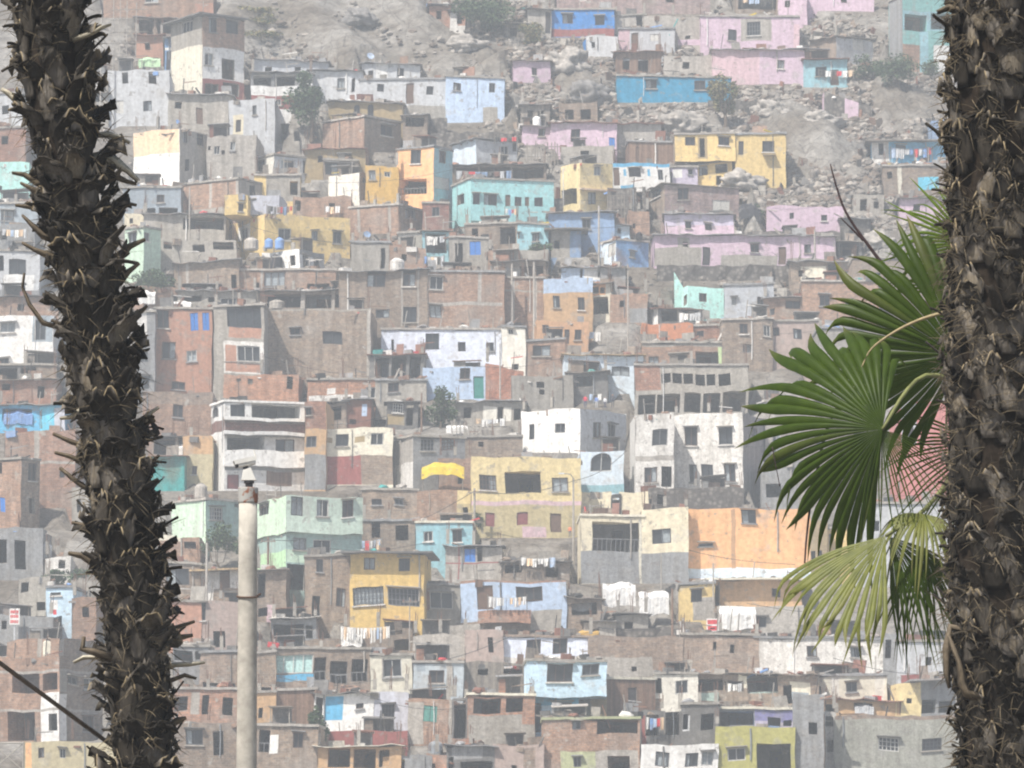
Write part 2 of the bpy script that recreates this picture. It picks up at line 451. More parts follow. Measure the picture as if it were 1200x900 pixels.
        ROOFS.append((Matrix.Translation(Vector(rootloc)) @ frm, -za, 0.0, zb, tz, tk, roof))
    else:
        ROOFS.append((Matrix.Translation(Vector(rootloc)) @ frm, -za, 0.0, zb, tz, rz, roof))
    # windows, doors, railings
    for (onB, k, a, b, cc, d) in items:
        pos = (lambda u_, z_, dd: (-dd, u_, z_)) if onB else (lambda u_, z_, dd: (u_, dd, z_))
        opening(root, frm, warp, pos, k, a, b, cc, d, r)
    # footprint in world
    cs = [Matrix.Translation(Vector(rootloc)) @ frm @ Vector(p) for p in ((-za, 0, 0), (0, 0, 0), (0, zb, 0), (-za, zb, 0))]
    if not fl:
        FOOT.append((min(p.x for p in cs), max(p.x for p in cs), min(p.y for p in cs), max(p.y for p in cs), base_z))
    return s

def opening(root, frm, warp, pos, k, a, b, cc, d, r):
    w, h = cc - a, d - b
    def bar(mb, u0, z0, u1, z1, d0, d1, m):
        pts = [pos(u0, z0, d0), pos(u1, z0, d0), pos(u1, z1, d0), pos(u0, z1, d0), pos(u0, z0, d1), pos(u1, z0, d1), pos(u1, z1, d1), pos(u0, z1, d1)]
        n = len(mb.v); mb.v += [warp(p) for p in pts]; km = mb.mi(m)
        for q in ((0,3,2,1),(4,5,6,7),(0,1,5,4),(1,2,6,5),(2,3,7,6),(3,0,4,7)):
            mb.f.append([n + i for i in q]); mb.m.append(km)
    if k in 'kl': return
    if k == 'L':
        mb = MB(); m = plain('rail_grey', (.2,.2,.2), .5)
        hh = min(.9, h * .42)
        bar(mb, a + .01, b + hh - .05, cc - .01, b + hh, .03, .09, m)
        for i in range(int(w / .3) + 1):
            x = a + .02 + (w - .07) * i / max(1, int(w / .3)); bar(mb, x, b + .01, x + .035, b + hh - .052, .04, .08, m)
        o = mb.build('railing', root); o.matrix_local = frm; return
    if k in 'dTM':
        m = {'d': r.choice([plain('dark_door', (.05,.045,.045), .5), plain('brown_door', (.13,.08,.055), .6)]), 'T': plain('teal_door', (.03,.20,.17), .5), 'M': plain('maroon_door', (.22,.07,.07), .5)}[k]
        mb = MB(); bar(mb, a + .01, b, cc - .01, d - .01, .08, .13, m)
        bar(mb, a + w*.18, b + h*.55, cc - w*.18, d - h*.1, .065, .079, m); bar(mb, a + w*.18, b + h*.1, cc - w*.18, b + h*.45, .065, .079, m)
        o = mb.build('door', root); o.matrix_local = frm; return
    if k in 'BGS':
        m = {'B': plain('blue_shutter', (.05,.18,.50), .5), 'G': plain('green_shutter', (.08,.24,.20), .6), 'S': plain('pale_board', (.55,.53,.48), .8)}[k]
        mb = MB(); bar(mb, a + .01, b + .01, a + w/2 - .015, d - .01, .04, .08, m); bar(mb, a + w/2 + .015, b + .01, cc - .01, d - .01, .04, .08, m)
        o = mb.build('shutter', root); o.matrix_local = frm; return
    fm = frame_mat(r); t = min(.06, w * .1)
    mb = MB()
    bar(mb, a, b, a + t, d, .05, .11, fm); bar(mb, cc - t, b, cc, d, .05, .11, fm)
    bar(mb, a + t, b, cc - t, b + t, .05, .11, fm); bar(mb, a + t, d - t, cc - t, d, .05, .11, fm)
    nv = max(1, int(w / .8)) if k != 'g' else max(3, int(w / .28))
    for i in range(nv):
        x = a + w * (i + 1) / (nv + 1); bar(mb, x - t*.4, b + t, x + t*.4, d - t, .06, .10, fm)
    if k == 'g':
        for i in range(2):
            z = b + h * (i + 1) / 3; bar(mb, a + t, z - t*.3, cc - t, z + t*.3, .045, .058, fm)
    o = mb.build('window', root); o.matrix_local = frm
    pm = {'o': curtain(), 'q': turq_glass()}.get(k) or (glass() if r.random() < .93 else curtain())
    pb = MB(); pb.face([warp(pos(a, b, .18)), warp(pos(cc, b, .18)), warp(pos(cc, d, .18)), warp(pos(a, d, .18))], pm)
    if k in 'wg' and r.random() < .28:   # a drawn curtain over one half
        s0, s1 = (a + t, a + w*r.uniform(.3, .5)) if r.random() < .5 else (cc - w*r.uniform(.3, .5), cc - t)
        pb.face([warp(pos(s0, b + t, .168)), warp(pos(s1, b + t, .168)), warp(pos(s1, d - t, .168)), warp(pos(s0, d - t, .168))], curtain())
    p = pb.build('pane', o)
    if k in 'wgo' and r.random() < .55:
        sm = r.choice([M('co'), M('cb'), M('wh2'), M('cg')]); sb = MB(); bar(sb, a - .08, b - .09, cc + .08, b - .004, -.10, -.002, sm); sb.build('sill', o)
    if k in 'wgo' and r.random() < .35:
        sm = r.choice([M('co'), M('cd'), M('gc')]); sb = MB(); bar(sb, a - .12, d + .05, cc + .12, d + .11, -.28, -.002, sm); sb.build('hood', o)

def H(x0, y0, x1, y1, mat, label, name='house', cat=None, stubs=None, **kw):
    Y = gy(y1) + kw.get('dy', 0.0)
    loc = at(kw.get('c') or x1, y1, Y)
    root = empty(name, loc, label, cat or name.replace('_', ' '))
    b = block(root, loc, x0, y0, x1, y1, mat, **kw)
    root['_Y'] = Y
    b.loc = loc
    r = random.Random(int(x0 * 7 + y0 * 13))
    if r.random() < .45 and b.za > 2.5:      # drain pipe or wire run down the wall
        x = -b.za * r.uniform(.06, .94); mb = MB(); z1_ = b.tz(x) - .1; z0_ = z1_ * r.uniform(0, .5)
        mb.tube([(x, -.05, z0_), (x + .03, -.05, (z0_ + z1_)/2), (x, -.05, z1_)], r.choice([.025, .035, .05]), r.choice([M('cd'), M('gy2'), M('cb'), M('wt')]), 5)
        o = mb.build('drainpipe', root); o.matrix_local = b.frm
    if b.za > 2.6 and r.random() < .42 and y0 > 60 and kw.get('roof', 's') != 'b':   # makeshift shelter on the roof
        w_ = r.uniform(1.0, 2.3); hh = r.uniform(.55, 1.15); x = -b.za * r.uniform(.1, .9); x = max(-b.za + w_/2 + .1, min(-w_/2 - .1, x)); y_ = r.uniform(.3, 1.0); d_ = r.uniform(.9, 1.6)
        z = b.tz(x) + (.17 if kw.get('roof', 's') == 's' else -.35 if kw.get('roof') == 'n' else .06)
        if kw.get('roof') == 'n': hh += .35
        mb = MB(); wm = M(r.choice(['bd', 'wd2', 'co', 'gc', 'wd', 'ru', 'tc2', 'cg'])); pm = M(r.choice(['wd2', 'co', 'cd']))
        mb.box((x - w_/2, y_ + d_, z), (x + w_/2, y_ + d_ + .08, z + hh), M('cd'))  # dark back wall: the shelter's inner shade is put into its colour
        cut = r.uniform(.25, .65) * w_
        if r.random() < .6: mb.box((x - w_/2 + .07, y_, z), (x - w_/2 + cut, y_ + .06, z + hh * r.uniform(.5, .98)), wm)
        for sx in (-w_/2, w_/2 - .06): mb.box((x + sx, y_, z), (x + sx + .06, y_ + .06, z + hh), pm)
        A = Matrix.Translation((x, y_ + d_/2, z + hh)) @ Matrix.Rotation(r.uniform(-.06, .12), 4, 'X') @ Matrix.Rotation(r.uniform(-.09, .09), 4, 'Y')
        mb.box((-w_/2 - .12, -d_/2 - .18, .004), (w_/2 + .12, d_/2 + .1, .06), M(r.choice(['gc', 'ru', 'cd', 'wd2', 'gc', 'cb'])), A)
        o = mb.build('roof_shelter', root); o.matrix_local = b.frm
    if stubs is None: stubs = 1 if r.random() < (.65 if PAL[mat][2] in 'bc' else .35) else 0
    if stubs:
        n = max(2, int(b.za / 3)) + 1
        for i in range(n):
            if r.random() < .25: continue
            mb = MB(); x = -b.za + .15 + (b.za - .3) * i / max(1, n - 1); hh = r.uniform(.35, 1.1)
            z = b.tz(x) + .17
            if r.random() < .55: mb.box((x - .11, .1, z), (x + .11, .32, z + hh), M('co'))
            for dx, dz in ((-.07, .5), (.07, .42), (.02, .6)):
                lean = r.uniform(-.12, .12)
                mb.tube([(x + dx, .2, z), (x + dx + lean, .2, z + hh + dz)], .02, plain('rusty_rebar', (.16,.09,.06), .8), 4)
            o = mb.build('column_stub', root); o.matrix_local = b.frm
    return b

def B(par, x0, y0, x1, y1, mat, **kw):
    kw.setdefault('fl', True)
    if 'Y' not in kw: kw['Y'] = par.Y + kw.pop('dy', 0.0)
    return block(par.root, par.loc, x0, y0, x1, y1, mat, **kw)
# ================================================================== houses: pixel rectangles of the photograph, row by row down the hill
# ---- top edge
H(121,-14,250,19,'br','brown brick upper storey with one window at the very top, above the scaffolding',W='w170,-8,186,3',P=[(229,4,250,17,'tc')],roof='s',D=5)
H(158,20,206,43,'bd','open brick storey with dark bays and a hanging blue sheet beside the scaffolding',W='l162,22,180,40 l183,22,202,40',roof='c',stubs=0)
b=H(200,18,286,114,'br','tall narrow house with brick top floor over a white floor on maroon posts',c=237,m2='br',W='w214,23,226,38 w245,21,254,38 w265,24,279,40 w240,62,250,76 k260,70,275,94 k240,98,256,113 k261,98,280,113',P=[(200,18,237,56,'co'),(200,56,237,114,'cr2'),(237,57,286,94,'wh'),(237,94,286,114,'mr')],roof='b')
H(193,43,228,84,'bl2','shack clad in bright blue metal sheets below the open brick storey','shack',W='k214,45,219,54 d195,60,200,82',P=[(193,56,228,59,'wt')],roof='c')
H(159,41,191,68,'tc','small rust orange boarded shack behind the scaffolding poles','shack',W='k170,50,176,58',roof='c')
H(125,82,198,148,'gw','pale grey house with notched parapet and two small windows near the scaffolding',W='k143,84,150,97 k174,85,183,99 S134,117,145,132 w168,119,178,131',roof='n',jag=True)
H(104,108,127,150,'co','narrow dark roofed grey house squeezed beside the pale notched parapet house',W='k107,111,120,119 k109,128,116,138',roof='c')
H(106,78,122,104,'wh2','tiny white walled hut above the narrow grey house','hut',W='k110,84,117,92',roof='c')
H(197,110,272,151,'co','drab grey concrete house with one tall dark door under a dark roof edge',W='d230,126,238,145 k205,120,213,128',roof='c',P=[(250,112,272,151,'cb')])
H(268,116,322,166,'gw','rough whitewashed house with a beige door niche and crumbling wall',W='w296,124,301,135 d276,140,282,154',P=[(273,134,285,158,'cr')],roof='n',jag=True)
H(296,69,384,92,'gr','low blue grey shed with a long sagging sheet roof under the bare rock','shack',W='k310,78,318,86 k345,79,352,86',roof='c',tilt=(0,4))
H(294,85,366,128,'wh','white house over a maroon base with a dark open veranda beside the big tree',W='l297,88,318,100 l322,88,346,101 w322,116,329,123',P=[(294,112,352,128,'mr'),(294,85,352,101,'cg')],roof='c')
H(362,83,424,120,'gw','whitish house behind the tree with one curtained window',W='o395,91,404,103 k412,92,416,108',roof='c')
b=H(156,150,243,225,'wh','corner house with peach upper floor above a white lower floor',c=210,m2='cb',W='w215,153,220,167 w231,157,239,171 w217,186,222,200',P=[(156,150,210,181,'pe')],roof='n')
H(242,158,300,212,'cb','grey beige house with small diamond vents between peach corner house and cream row',W='w251,171,258,181 w270,167,276,177 k244,170,247,175 k260,176,264,181',roof='n')
b=H(276,182,380,212,'cw','cream white single storey house with four wide black windows',c=321,m2='gw',W='w289,186,310,201 w329,186,345,202 w355,189,371,204',roof='s')
H(379,188,420,209,'bd','dull brick storey with two square black windows next to the cream white house',W='w381,191,396,205 w400,192,415,204',roof='s',stubs=0)
b=H(385,202,441,237,'cw','blank white lit wall with dark brick flank below the dull brick storey',c=421,m2='bd',W='k425,210,436,216',roof='n')
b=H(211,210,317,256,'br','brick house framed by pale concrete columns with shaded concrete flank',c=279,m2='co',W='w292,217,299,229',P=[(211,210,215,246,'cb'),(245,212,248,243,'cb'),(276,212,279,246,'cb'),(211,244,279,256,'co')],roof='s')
H(298,206,352,236,'ye','yellow edged grey back house holding a dark water tank bay',W='l340,212,349,228',P=[(312,206,352,236,'co')],roof='s')
# ---- top middle
H(424,74,492,95,'gw','pale grey upper house with cluttered roof at the foot of the bare rock',W='w431,82,437,91 w465,80,473,91',P=[(440,76,454,95,'wh')],roof='c')
H(421,93,523,140,'gw','long pale grey house with one door and two small square windows',W='w442,98,450,107 d476,98,485,122 w500,101,508,111',P=[(476,124,523,140,'co')],roof='s',stubs=0)
H(522,90,591,144,'bl','light blue house with two small windows and a grey patch at its base',W='w531,97,540,106 w573,98,580,109',P=[(566,126,583,144,'co')],roof='s',tilt=(0,3),stubs=0)
H(385,118,472,152,'om','muted ochre house with two narrow arched windows below the long pale grey house',W='a415,122,422,136 a431,123,438,137',roof='c',tilt=(0,4))
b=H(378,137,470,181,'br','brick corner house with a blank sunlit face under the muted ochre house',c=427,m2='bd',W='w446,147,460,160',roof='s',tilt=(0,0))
H(472,135,501,168,'bd','small brick shed with a dark open upper half beside the blue house','shed',W='k475,138,497,149',roof='c')
H(357,174,428,200,'om','long low ochre brown shed with sagging tile roof','shed',W='k372,182,378,190 k398,184,404,191',roof='c')
H(428,194,467,238,'oc','deep ochre house with one pale window next to the orange house',W='o432,200,440,211 w450,201,457,207',roof='n')
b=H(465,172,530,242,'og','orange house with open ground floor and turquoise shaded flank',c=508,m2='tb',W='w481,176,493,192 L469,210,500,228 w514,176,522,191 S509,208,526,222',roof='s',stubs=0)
b=H(530,163,606,198,'sb2','pale sky blue front and grey boarded flank of an upper house over the turquoise block',c=558,m2='gw',W='w587,171,596,187 k601,168,606,178',roof='c')
H(530,193,640,212,'bd','dark open terrace storey strung with washing above the turquoise block',W='l533,196,560,209 l562,196,598,209 l600,196,637,209',roof='c')
b=H(530,208,649,266,'tq','big turquoise two storey block with a row of six openings and a long balcony wall',c=552,m2='tq',W='w554,227,562,241 w567,228,582,242 d592,228,598,243 w603,230,611,244 d615,231,620,246 w626,232,636,246 k536,228,544,240',roof='s',stubs=0)
B(b,552,243,648,263,'tq',Y=b.Y+1.35,roof='n',D=.5,th=17)
H(606,262,643,298,'tb','single storey blue green house under the long turquoise balcony',W='w624,274,632,283 w607,272,609,279',roof='s',stubs=0)
H(601,71,645,95,'pk','small lilac pink hut with one dark window on the rubble slope','hut',W='w623,79,629,88',roof='c')
H(612,148,648,168,'pk','low pink hut behind the picket fence','hut',W='w631,151,639,160',roof='c')
H(652,-14,832,17,'pb','long pinkish brown wall house along the top edge',W='k700,-8,708,0 k780,-6,790,3',roof='n')
H(618,10,646,43,'cb','beige walled hut with a dark side door next to the bright blue house','hut',W='d639,15,645,40',roof='c')
H(644,11,720,43,'bb','bright royal blue house with two windows above a maroon base band',W='w659,16,671,27 w697,19,708,30',P=[(644,34,720,43,'mr')],roof='s',stubs=0)
H(687,42,724,67,'gw','whitewashed block wall hut under the royal blue house','hut',W='k693,50,697,57',roof='n')
H(720,18,757,37,'cb','low grey beige house with a tall black opening by the royal blue house',W='k746,20,753,33',roof='s')
H(725,34,791,60,'gw','pale grey shack with pink end and dark doorway above the long cyan blue house',W='d740,39,748,58 S762,40,772,48',P=[(725,34,738,60,'pl')],roof='s')
H(755,18,823,53,'cb','blank beige block house with one tiny vent',W='k803,41,809,45',P=[(795,46,823,53,'pk')],roof='n')
H(821,20,937,60,'pk','wide lilac pink house with two square windows and a bare concrete panel',W='w853,34,863,47 g875,26,891,42',P=[(868,22,904,48,'cb'),(930,28,937,60,'pl')],roof='s',stubs=0)
H(863,-14,914,14,'bd','dark open shelter hung with bright washing at the top edge','shelter',W='l865,-10,910,11',roof='c')
H(912,-12,946,29,'pk','tall narrow pink house at the top edge beside the dark shelter',W='k920,0,926,8',roof='n')
H(944,-12,1024,14,'pk','broad pink house cut by the top edge above bare ground',W='k985,-6,992,3',roof='n')
b=H(835,58,943,99,'pl','pink lower house with lit and shaded halves painted in and one small window near the leafy bush',W='w911,71,919,81',P=[(890,60,943,99,'pk')],roof='c')  # second pink paints the shaded side, the first the lit one
H(723,90,857,120,'cy','long cyan blue house with two paired windows under a rubble covered roof',W='w757,93,770,103 w814,94,827,105',roof='s',tilt=(-1,2),stubs=0)
H(949,42,1023,76,'gw','grey white hut with a bulging sheet roof and dull flank','hut',c=980,m2='gw',W='S999,46,1012,60 d956,56,960,70',P=[(949,42,980,76,'bd')],roof='c')
H(942,70,993,102,'tb','small blue hut with dark door and washing at its end','hut',W='w956,78,969,89 d973,82,983,100',roof='c')
b=H(1042,-6,1124,84,'tl2','teal two storey house with two broad dark windows beside the thick trunk',c=1058,m2='tl2',W='l1060,17,1086,36 l1091,16,1115,35',P=[(1042,-6,1058,84,'cg'),(1058,14,1124,36,'tb'),(1058,52,1078,84,'br'),(1078,36,1088,84,'tb'),(1094,54,1124,84,'wh')],roof='s')
H(1092,141,1122,174,'bm','flat bright blue wall house half hidden by the thick trunk',W='k1100,172,1106,173',roof='n')
b=H(1022,166,1122,192,'cy2','low clear blue house with washing under a broad brown roof',W='k1030,168,1036,182 w1050,170,1062,180 d1082,172,1090,189',P=[(1022,166,1042,192,'wh2')],roof='b',rm='wd2')
H(1035,194,1112,227,'bd','grey brown block house with a cyan shutter beneath the low clear blue house',W='k1040,202,1046,210',P=[(1052,196,1057,227,'cr2'),(1076,207,1100,222,'cyl')],roof='s')
# ---- upper right
b=H(645,144,723,174,'pk','long pink shack streaked with rust below a small window and a blue shutter','shack',W='w669,151,680,166 B714,161,721,172',roof='c')
H(721,145,775,168,'cb','grey beige block shack at the end of the streaked pink shack','shack',W='k747,163,755,166',roof='c')
H(657,170,719,193,'co','unpainted grey wall house above the pale yellow house',W='k680,176,690,183',roof='n')
H(736,166,789,194,'wd','brown boarded shed with a dark doorway next to the big yellow house','shed',W='d745,172,749,188',roof='s',rm='gc',stubs=0)
b=H(862,157,921,221,'ye','large yellow house with a sloping window awning above rubble',W='d865,165,871,181 w893,166,907,179',roof='s',stubs=0)
B(b,791,157,862,189,'ye',W='w803,160,815,170 w842,161,855,171 k820,162,826,184',P=[(818,160,829,186,'om')],D=6,roof='s',th=0)
mb=MB(); mb.box((-1.95,-.55,-1.9),(-.85,.0,-1.8),M('om')); 
o=mb.build('awning',b.root); o.matrix_local=b.frm@Matrix.Translation((0,0,b.ztop*.62+1.8))
H(817,190,858,218,'ye','lower yellow annex with collapsed dark roof under the large yellow house','annex',W='w819,194,829,205 k838,192,852,203 k839,206,845,217',roof='n')
b=H(657,190,718,249,'yl','pale yellow two storey corner house with a pinkish ledge between floors',c=680,m2='yl',W='w696,195,704,206 o689,225,698,239 k658,222,676,240',roof='n')
mb=MB(); mb.box((.02,-.2,-.15),(.45,5.6,.0),M('pe')); o=mb.build('ledge',b.root); o.matrix_local=b.frm@Matrix.Translation((0,0,b.ztop*.48))
H(718,191,785,224,'wh','white house trimmed with bright blue bands and diamond marks',W='d719,196,726,217 w737,197,751,208 w771,198,777,210',P=[(718,191,785,195.5,'cy2'),(727,217,743,224,'cy2'),(731,198,734,206,'cy2'),(759,199,762,207,'cy2')],roof='n')
H(783,196,818,220,'li','small lilac house with a bright white patch next to the blue trimmed white house',W='w807,199,812,205 d783,201,788,215',P=[(789,198,800,208,'wh')],roof='s')
H(712,220,757,252,'rk','dark stone walled yard house with a tall black gap below the blue trimmed house',W='k746,220,753,246',roof='n')
H(755,216,866,255,'pb','two tone bare brick house with pink tinge above the lilac pink row',c=779,m2='pb',W='w762,220,774,232 w794,220,807,234 S835,234,855,250',P=[(755,216,779,255,'bd')],roof='c')
H(779,251,860,279,'pk','pink house with painted lilac top shade and two small windows under the two tone brick house',W='w803,260,810,268 w826,262,834,270',P=[(779,251,860,264,'li')],roof='c')  # lilac band paints the shadow along the top of the pink wall
H(767,276,979,312,'pk','very long low pink house with two tall doors and patched base',W='d823,289,832,311 w879,286,889,296 w942,287,950,297 d912,289,921,310 k800,284,806,290',P=[(767,290,822,312,'co'),(845,299,911,312,'co'),(922,303,979,312,'co'),(794,279,808,298,'cb')],roof='c')
H(898,241,989,273,'pk','rough pink terrace house with two tiny black windows on the rubble slope',W='w925,250,930,257 w962,251,969,258',roof='n',jag=True)
b=H(643,249,720,287,'bm','mid blue house with one shuttered window between pale yellow house and stone yard',W='w682,257,692,269',roof='c')
H(646,270,681,302,'bm','small dark blue hut with a peaked thatch roof','hut',W='k650,282,656,292',P=[(646,270,668,302,'co')],roof='b',rm='wd2')
H(704,264,738,283,'sb','weathered sky blue hut with two dark slots','hut',W='k714,268,718,279 k724,268,728,274',roof='c')
H(704,281,760,312,'bl2','low two tone blue and white shack with pipes on its roof','shack',c=722,m2='bl2',W='w738,295,744,302 S713,285,722,300',P=[(704,281,722,312,'sb2')],roof='s',stubs=0)
H(737,247,761,275,'br','square brick stub house with a rounded flank by the stone yard',W='k741,262,744,268',roof='n')
H(637,326,695,383,'ta','tan orange house with a light blue band along its top',W='w648,346,656,360 w677,349,685,364',P=[(637,326,695,343,'bl')],roof='n')
H(628,376,690,411,'to','orange brown ground floor house with a door and three windows beneath the blue banded house',W='w635,381,643,391 d661,385,667,402 w673,386,681,398',roof='n')
H(577,306,640,329,'bd','open roof storey of brick with columns and washing over the red brick row',W='l582,312,596,324 l609,312,624,325 l628,312,637,325',roof='c')
H(587,326,638,378,'br','blank red brick house with two concrete columns beside the blue banded house',P=[(599,326,603,378,'cb'),(625,326,629,378,'cb'),(587,340,638,342,'co')],roof='s',stubs=1,D=6)
H(658,313,706,329,'bl','row of light blue and white panels on a roof above the blue banded house','shack',W='k680,315,683,328 k701,315,704,326',P=[(685,315,704,328,'wh')],roof='c')
H(704,313,733,346,'gc','grey corrugated sheet shack with rusty seams','shack',W='k712,320,717,328',roof='c')
H(692,332,717,376,'cr2','thin unfinished house with an orange window frame over dark gaps',W='k694,336,702,344 k704,337,709,344 l695,348,713,368',P=[(694,333,710,346,'og')],roof='c')
H(715,344,759,378,'br','plain brick house with a crumbling roof beside the white and dark shack',W='k726,352,732,360',P=[(738,362,759,378,'cg')],roof='n')
H(757,360,823,382,'cd','shack with bright white end wall and dark open washing porch','shack',c=771,m2='cd',W='l775,364,796,377 l799,364,818,377',P=[(757,360,771,382,'wh')],roof='c')
b=H(799,334,850,374,'mi','mint green house with a small window and a tall side slot',c=806,m2='mi',W='w819,344,828,354 k801,346,805,358',P=[(806,363,832,374,'cb')],roof='n')
H(790,318,802,362,'mi','narrow sloping mint wall house beside the mint green house',W='k793,324,797,330',roof='n',tilt=(0,20),D=4)
H(849,335,907,375,'gr','blue grey house with two small windows behind the palm leaf tips',W='w857,348,863,358 w887,348,894,359',roof='s',tilt=(0,-2),stubs=0)
H(752,379,812,406,'or','bright orange red wall house with peeling paint and rubble on top',W='k800,391,806,396',roof='n',jag=True)
H(809,381,857,404,'tc2','dull red brick house joined to the bright orange red wall house',W='w817,387,825,395',roof='s')
H(753,402,897,432,'br','brick row with a wide pale opening and a lime green panel',W='w760,417,772,426 l815,412,842,429 w865,414,874,428',P=[(842,406,849,432,'lg'),(849,404,897,432,'cg'),(753,402,897,406,'co')],roof='s')
H(895,348,947,378,'br','brick house with a barred window partly behind the palm leaf tips',W='w920,352,938,362 k902,362,908,370',roof='c')
H(846,374,906,434,'bd','grey brick house with two dark windows under the blue grey house',W='w867,380,877,392 w895,381,903,394 k870,404,880,414',roof='s')
H(900,376,962,432,'bp','pinkish plaster block just above the big green fan leaf',W='w906,384,914,394 w930,386,940,398',roof='s')
H(926,306,1002,340,'bd','low brick roof house with a dark open end beside the pink row',W='l970,308,983,324 k935,316,942,324',P=[(938,312,968,334,'cr2')],roof='c')
H(983,283,1010,302,'cd','dark mouthed shed at the end of the long pink row','shed',W='l985,286,1006,300',roof='c')
H(1055,232,1120,262,'pk','pink walled hut behind the upper palm leaflets','hut',W='k1070,240,1078,248',roof='c')
H(940,330,1030,386,'br','brick house hidden behind the curling palm leaf tips',W='w960,345,972,358 k990,350,1000,360',roof='s')
H(1000,302,1125,372,'bd','dusty brick house behind the dark green fan leaf',W='w1020,320,1032,332',roof='s')
H(960,384,1125,470,'co','concrete house wholly shaded behind the overlapping fan leaves',W='w1000,400,1015,415',roof='s')
# ---- middle band
H(615,398,662,441,'br','brick house with a half white window beside the sky blue house',W='w624,404,645,417 S636,405,645,417',roof='s',tilt=(3,0))
H(661,416,754,460,'sb2','pale sky blue house with two curtained windows and ragged base',W='o678,428,698,439 o717,429,738,440',roof='c',rm='ht')
H(665,436,712,474,'cd','dark roofed shed with a black opening below the pale sky blue house','shed',W='k675,441,694,453',roof='c')
H(600,440,672,478,'co','grey brown block house behind the white corner house',W='k629,447,638,454 k632,456,638,462',roof='n')
b=H(744,428,877,488,'co','long concrete house with a row of open window bays over a dark colonnade',W='k775,438,786,449 k788,438,799,450 k801,438,812,450 k815,438,826,451 k828,438,838,451 k842,438,856,452 l748,462,768,485 l770,462,797,484 l802,460,821,483 l824,460,844,483 l847,459,874,483',P=[(744,428,774,457,'tc2')],roof='s')
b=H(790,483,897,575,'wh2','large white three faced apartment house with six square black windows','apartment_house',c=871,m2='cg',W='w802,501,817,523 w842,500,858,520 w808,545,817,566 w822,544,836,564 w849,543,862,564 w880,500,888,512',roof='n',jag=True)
B(b,745,484,790,577,'wh2',W='w764,503,782,522 w755,547,770,565 k775,547,787,571',P=[(745,534,790,540,'cb')],fl=False,Y=b.Y-1.2,roof='n',th=2,D=7,jag=True)
b=H(611,477,734,532,'wh','bright white corner house with grey shaded flank and four slim windows',c=680,m2='gw',W='w620,496,626,514 w650,497,662,508 w695,495,704,513 w712,497,721,513',roof='n')  # grey flank colour carries the shade of a white wall
H(680,529,731,578,'sb2','pale blue house with a wide arched black window under the white corner house',W='a692,530,717,552',P=[(680,568,731,578,'tb')],roof='n')
b=H(552,535,681,630,'yl','big yellow house with a wide black opening and pink band over tan ground floor',W='g562,556,582,574 l592,553,634,578 o647,559,666,576 M569,600,580,616 M606,601,619,616 d645,601,658,623',P=[(552,592,681,630,'yt'),(552,587,681,592,'pl'),(612,618,640,630,'pl')],roof='n',D=8)
B(b,536,574,552,609,'yl',fl=False,Y=b.Y+.6,P=[(536,590,552,609,'yt')],W='k543,594,549,607',roof='n',D=6,th=0)
H(681,576,717,609,'cr','blank cream wall stub house with dark stained top',P=[(692,577,706,584,'cb')],roof='n',jag=True)
H(716,580,728,609,'dk','near-black block painted as the shaded gap between two cream wall stubs','shed',W='k718,584,726,604',roof='n')  # near-black block stands in for the shade of the gap
H(726,576,760,609,'cr','second cream wall stub with a pale lintel next to the black gap',roof='n',jag=True)
H(759,571,872,599,'rk','rough stone faced ruin with rubble gaps below the large white apartment house','ruin',W='k770,580,780,592',roof='n',jag=True)
b=H(681,605,755,684,'cr','cream framed house with a deep open balcony over dark grey base',W='L694,612,749,646',P=[(681,646,755,684,'cg'),(749,609,755,684,'cr2')],roof='s',rm='cr2',stubs=0)
H(752,595,807,684,'cr','tall cream house with one window holding white cloth over grey base',W='w764,620,786,637 S768,625,785,636',P=[(752,648,807,684,'cg')],roof='n')
H(805,596,950,678,'og','large blank orange house with pale blue base and a dark vertical groove',W='w819,636,836,640 w869,596,886,614',P=[(805,666,950,678,'sb2'),(857,598,862,667,'to')],roof='n',D=8)
H(948,610,970,678,'om','tan strip house with small windows next to the large orange house',W='k951,646,956,656 k959,646,964,656',roof='n')
H(966,618,1006,672,'ye','yellow house seen between hanging palm leaflets',W='k971,625,975,638',roof='s')
H(940,560,1040,625,'co','grey rubble walled house below the drooping fan leaf tips',W='k960,575,972,590 k1000,580,1010,592',roof='n',jag=True)
H(893,540,950,602,'cg','shadowed grey house with a dark hole behind the thin leaf stalk',W='k898,566,916,582 k930,550,938,560',roof='n',jag=True)
H(897,470,1000,545,'cb','grey plaster house beneath the wide green fan leaf',W='w905,500,915,530 w955,505,968,520',roof='s')
H(1056,470,1125,590,'rd','rosy red painted house glimpsed through the palm leaflets',W='k1060,500,1070,512',P=[(1056,470,1074,520,'gw')],roof='n')
H(1000,590,1125,690,'gw','pale house hidden behind the drooping sunlit-pale fan leaf',W='k1020,610,1030,622',roof='s')
H(797,684,838,727,'ye','worn yellow house with grey mottled base and one small window',W='w810,690,823,705',P=[(812,700,838,727,'cb')],roof='s',stubs=0)
H(836,680,940,716,'ta','orange tan house under a thick pale roof slab',W='k838,686,843,710 k905,690,915,700',roof='b',rm='cr2')
H(840,710,942,752,'cb','concrete terrace house draped with a long white tarpaulin',W='w880,722,898,735',P=[(843,711,885,736,'wt')],roof='n')
b=H(522,640,588,680,'cb','panelled beige shack with a blue shutter and black doorway on a roof','shack',W='B544,642,557,658 k559,641,565,658',P=[(537,640,538.5,680,'mr'),(522,659,588,660.5,'mr')],roof='c')
b=H(540,680,664,739,'bl','light blue house with salmon roof edge and brick balcony full of washing',W='d559,687,578,715 w605,687,636,704',P=[(622,715,658,739,'co'),(540,678,664,683,'or3'),(540,729,622,739,'bd')],roof='n')
B(b,560,715,622,730,'or3',dy=-.9,roof='n',D=.9,th=0)
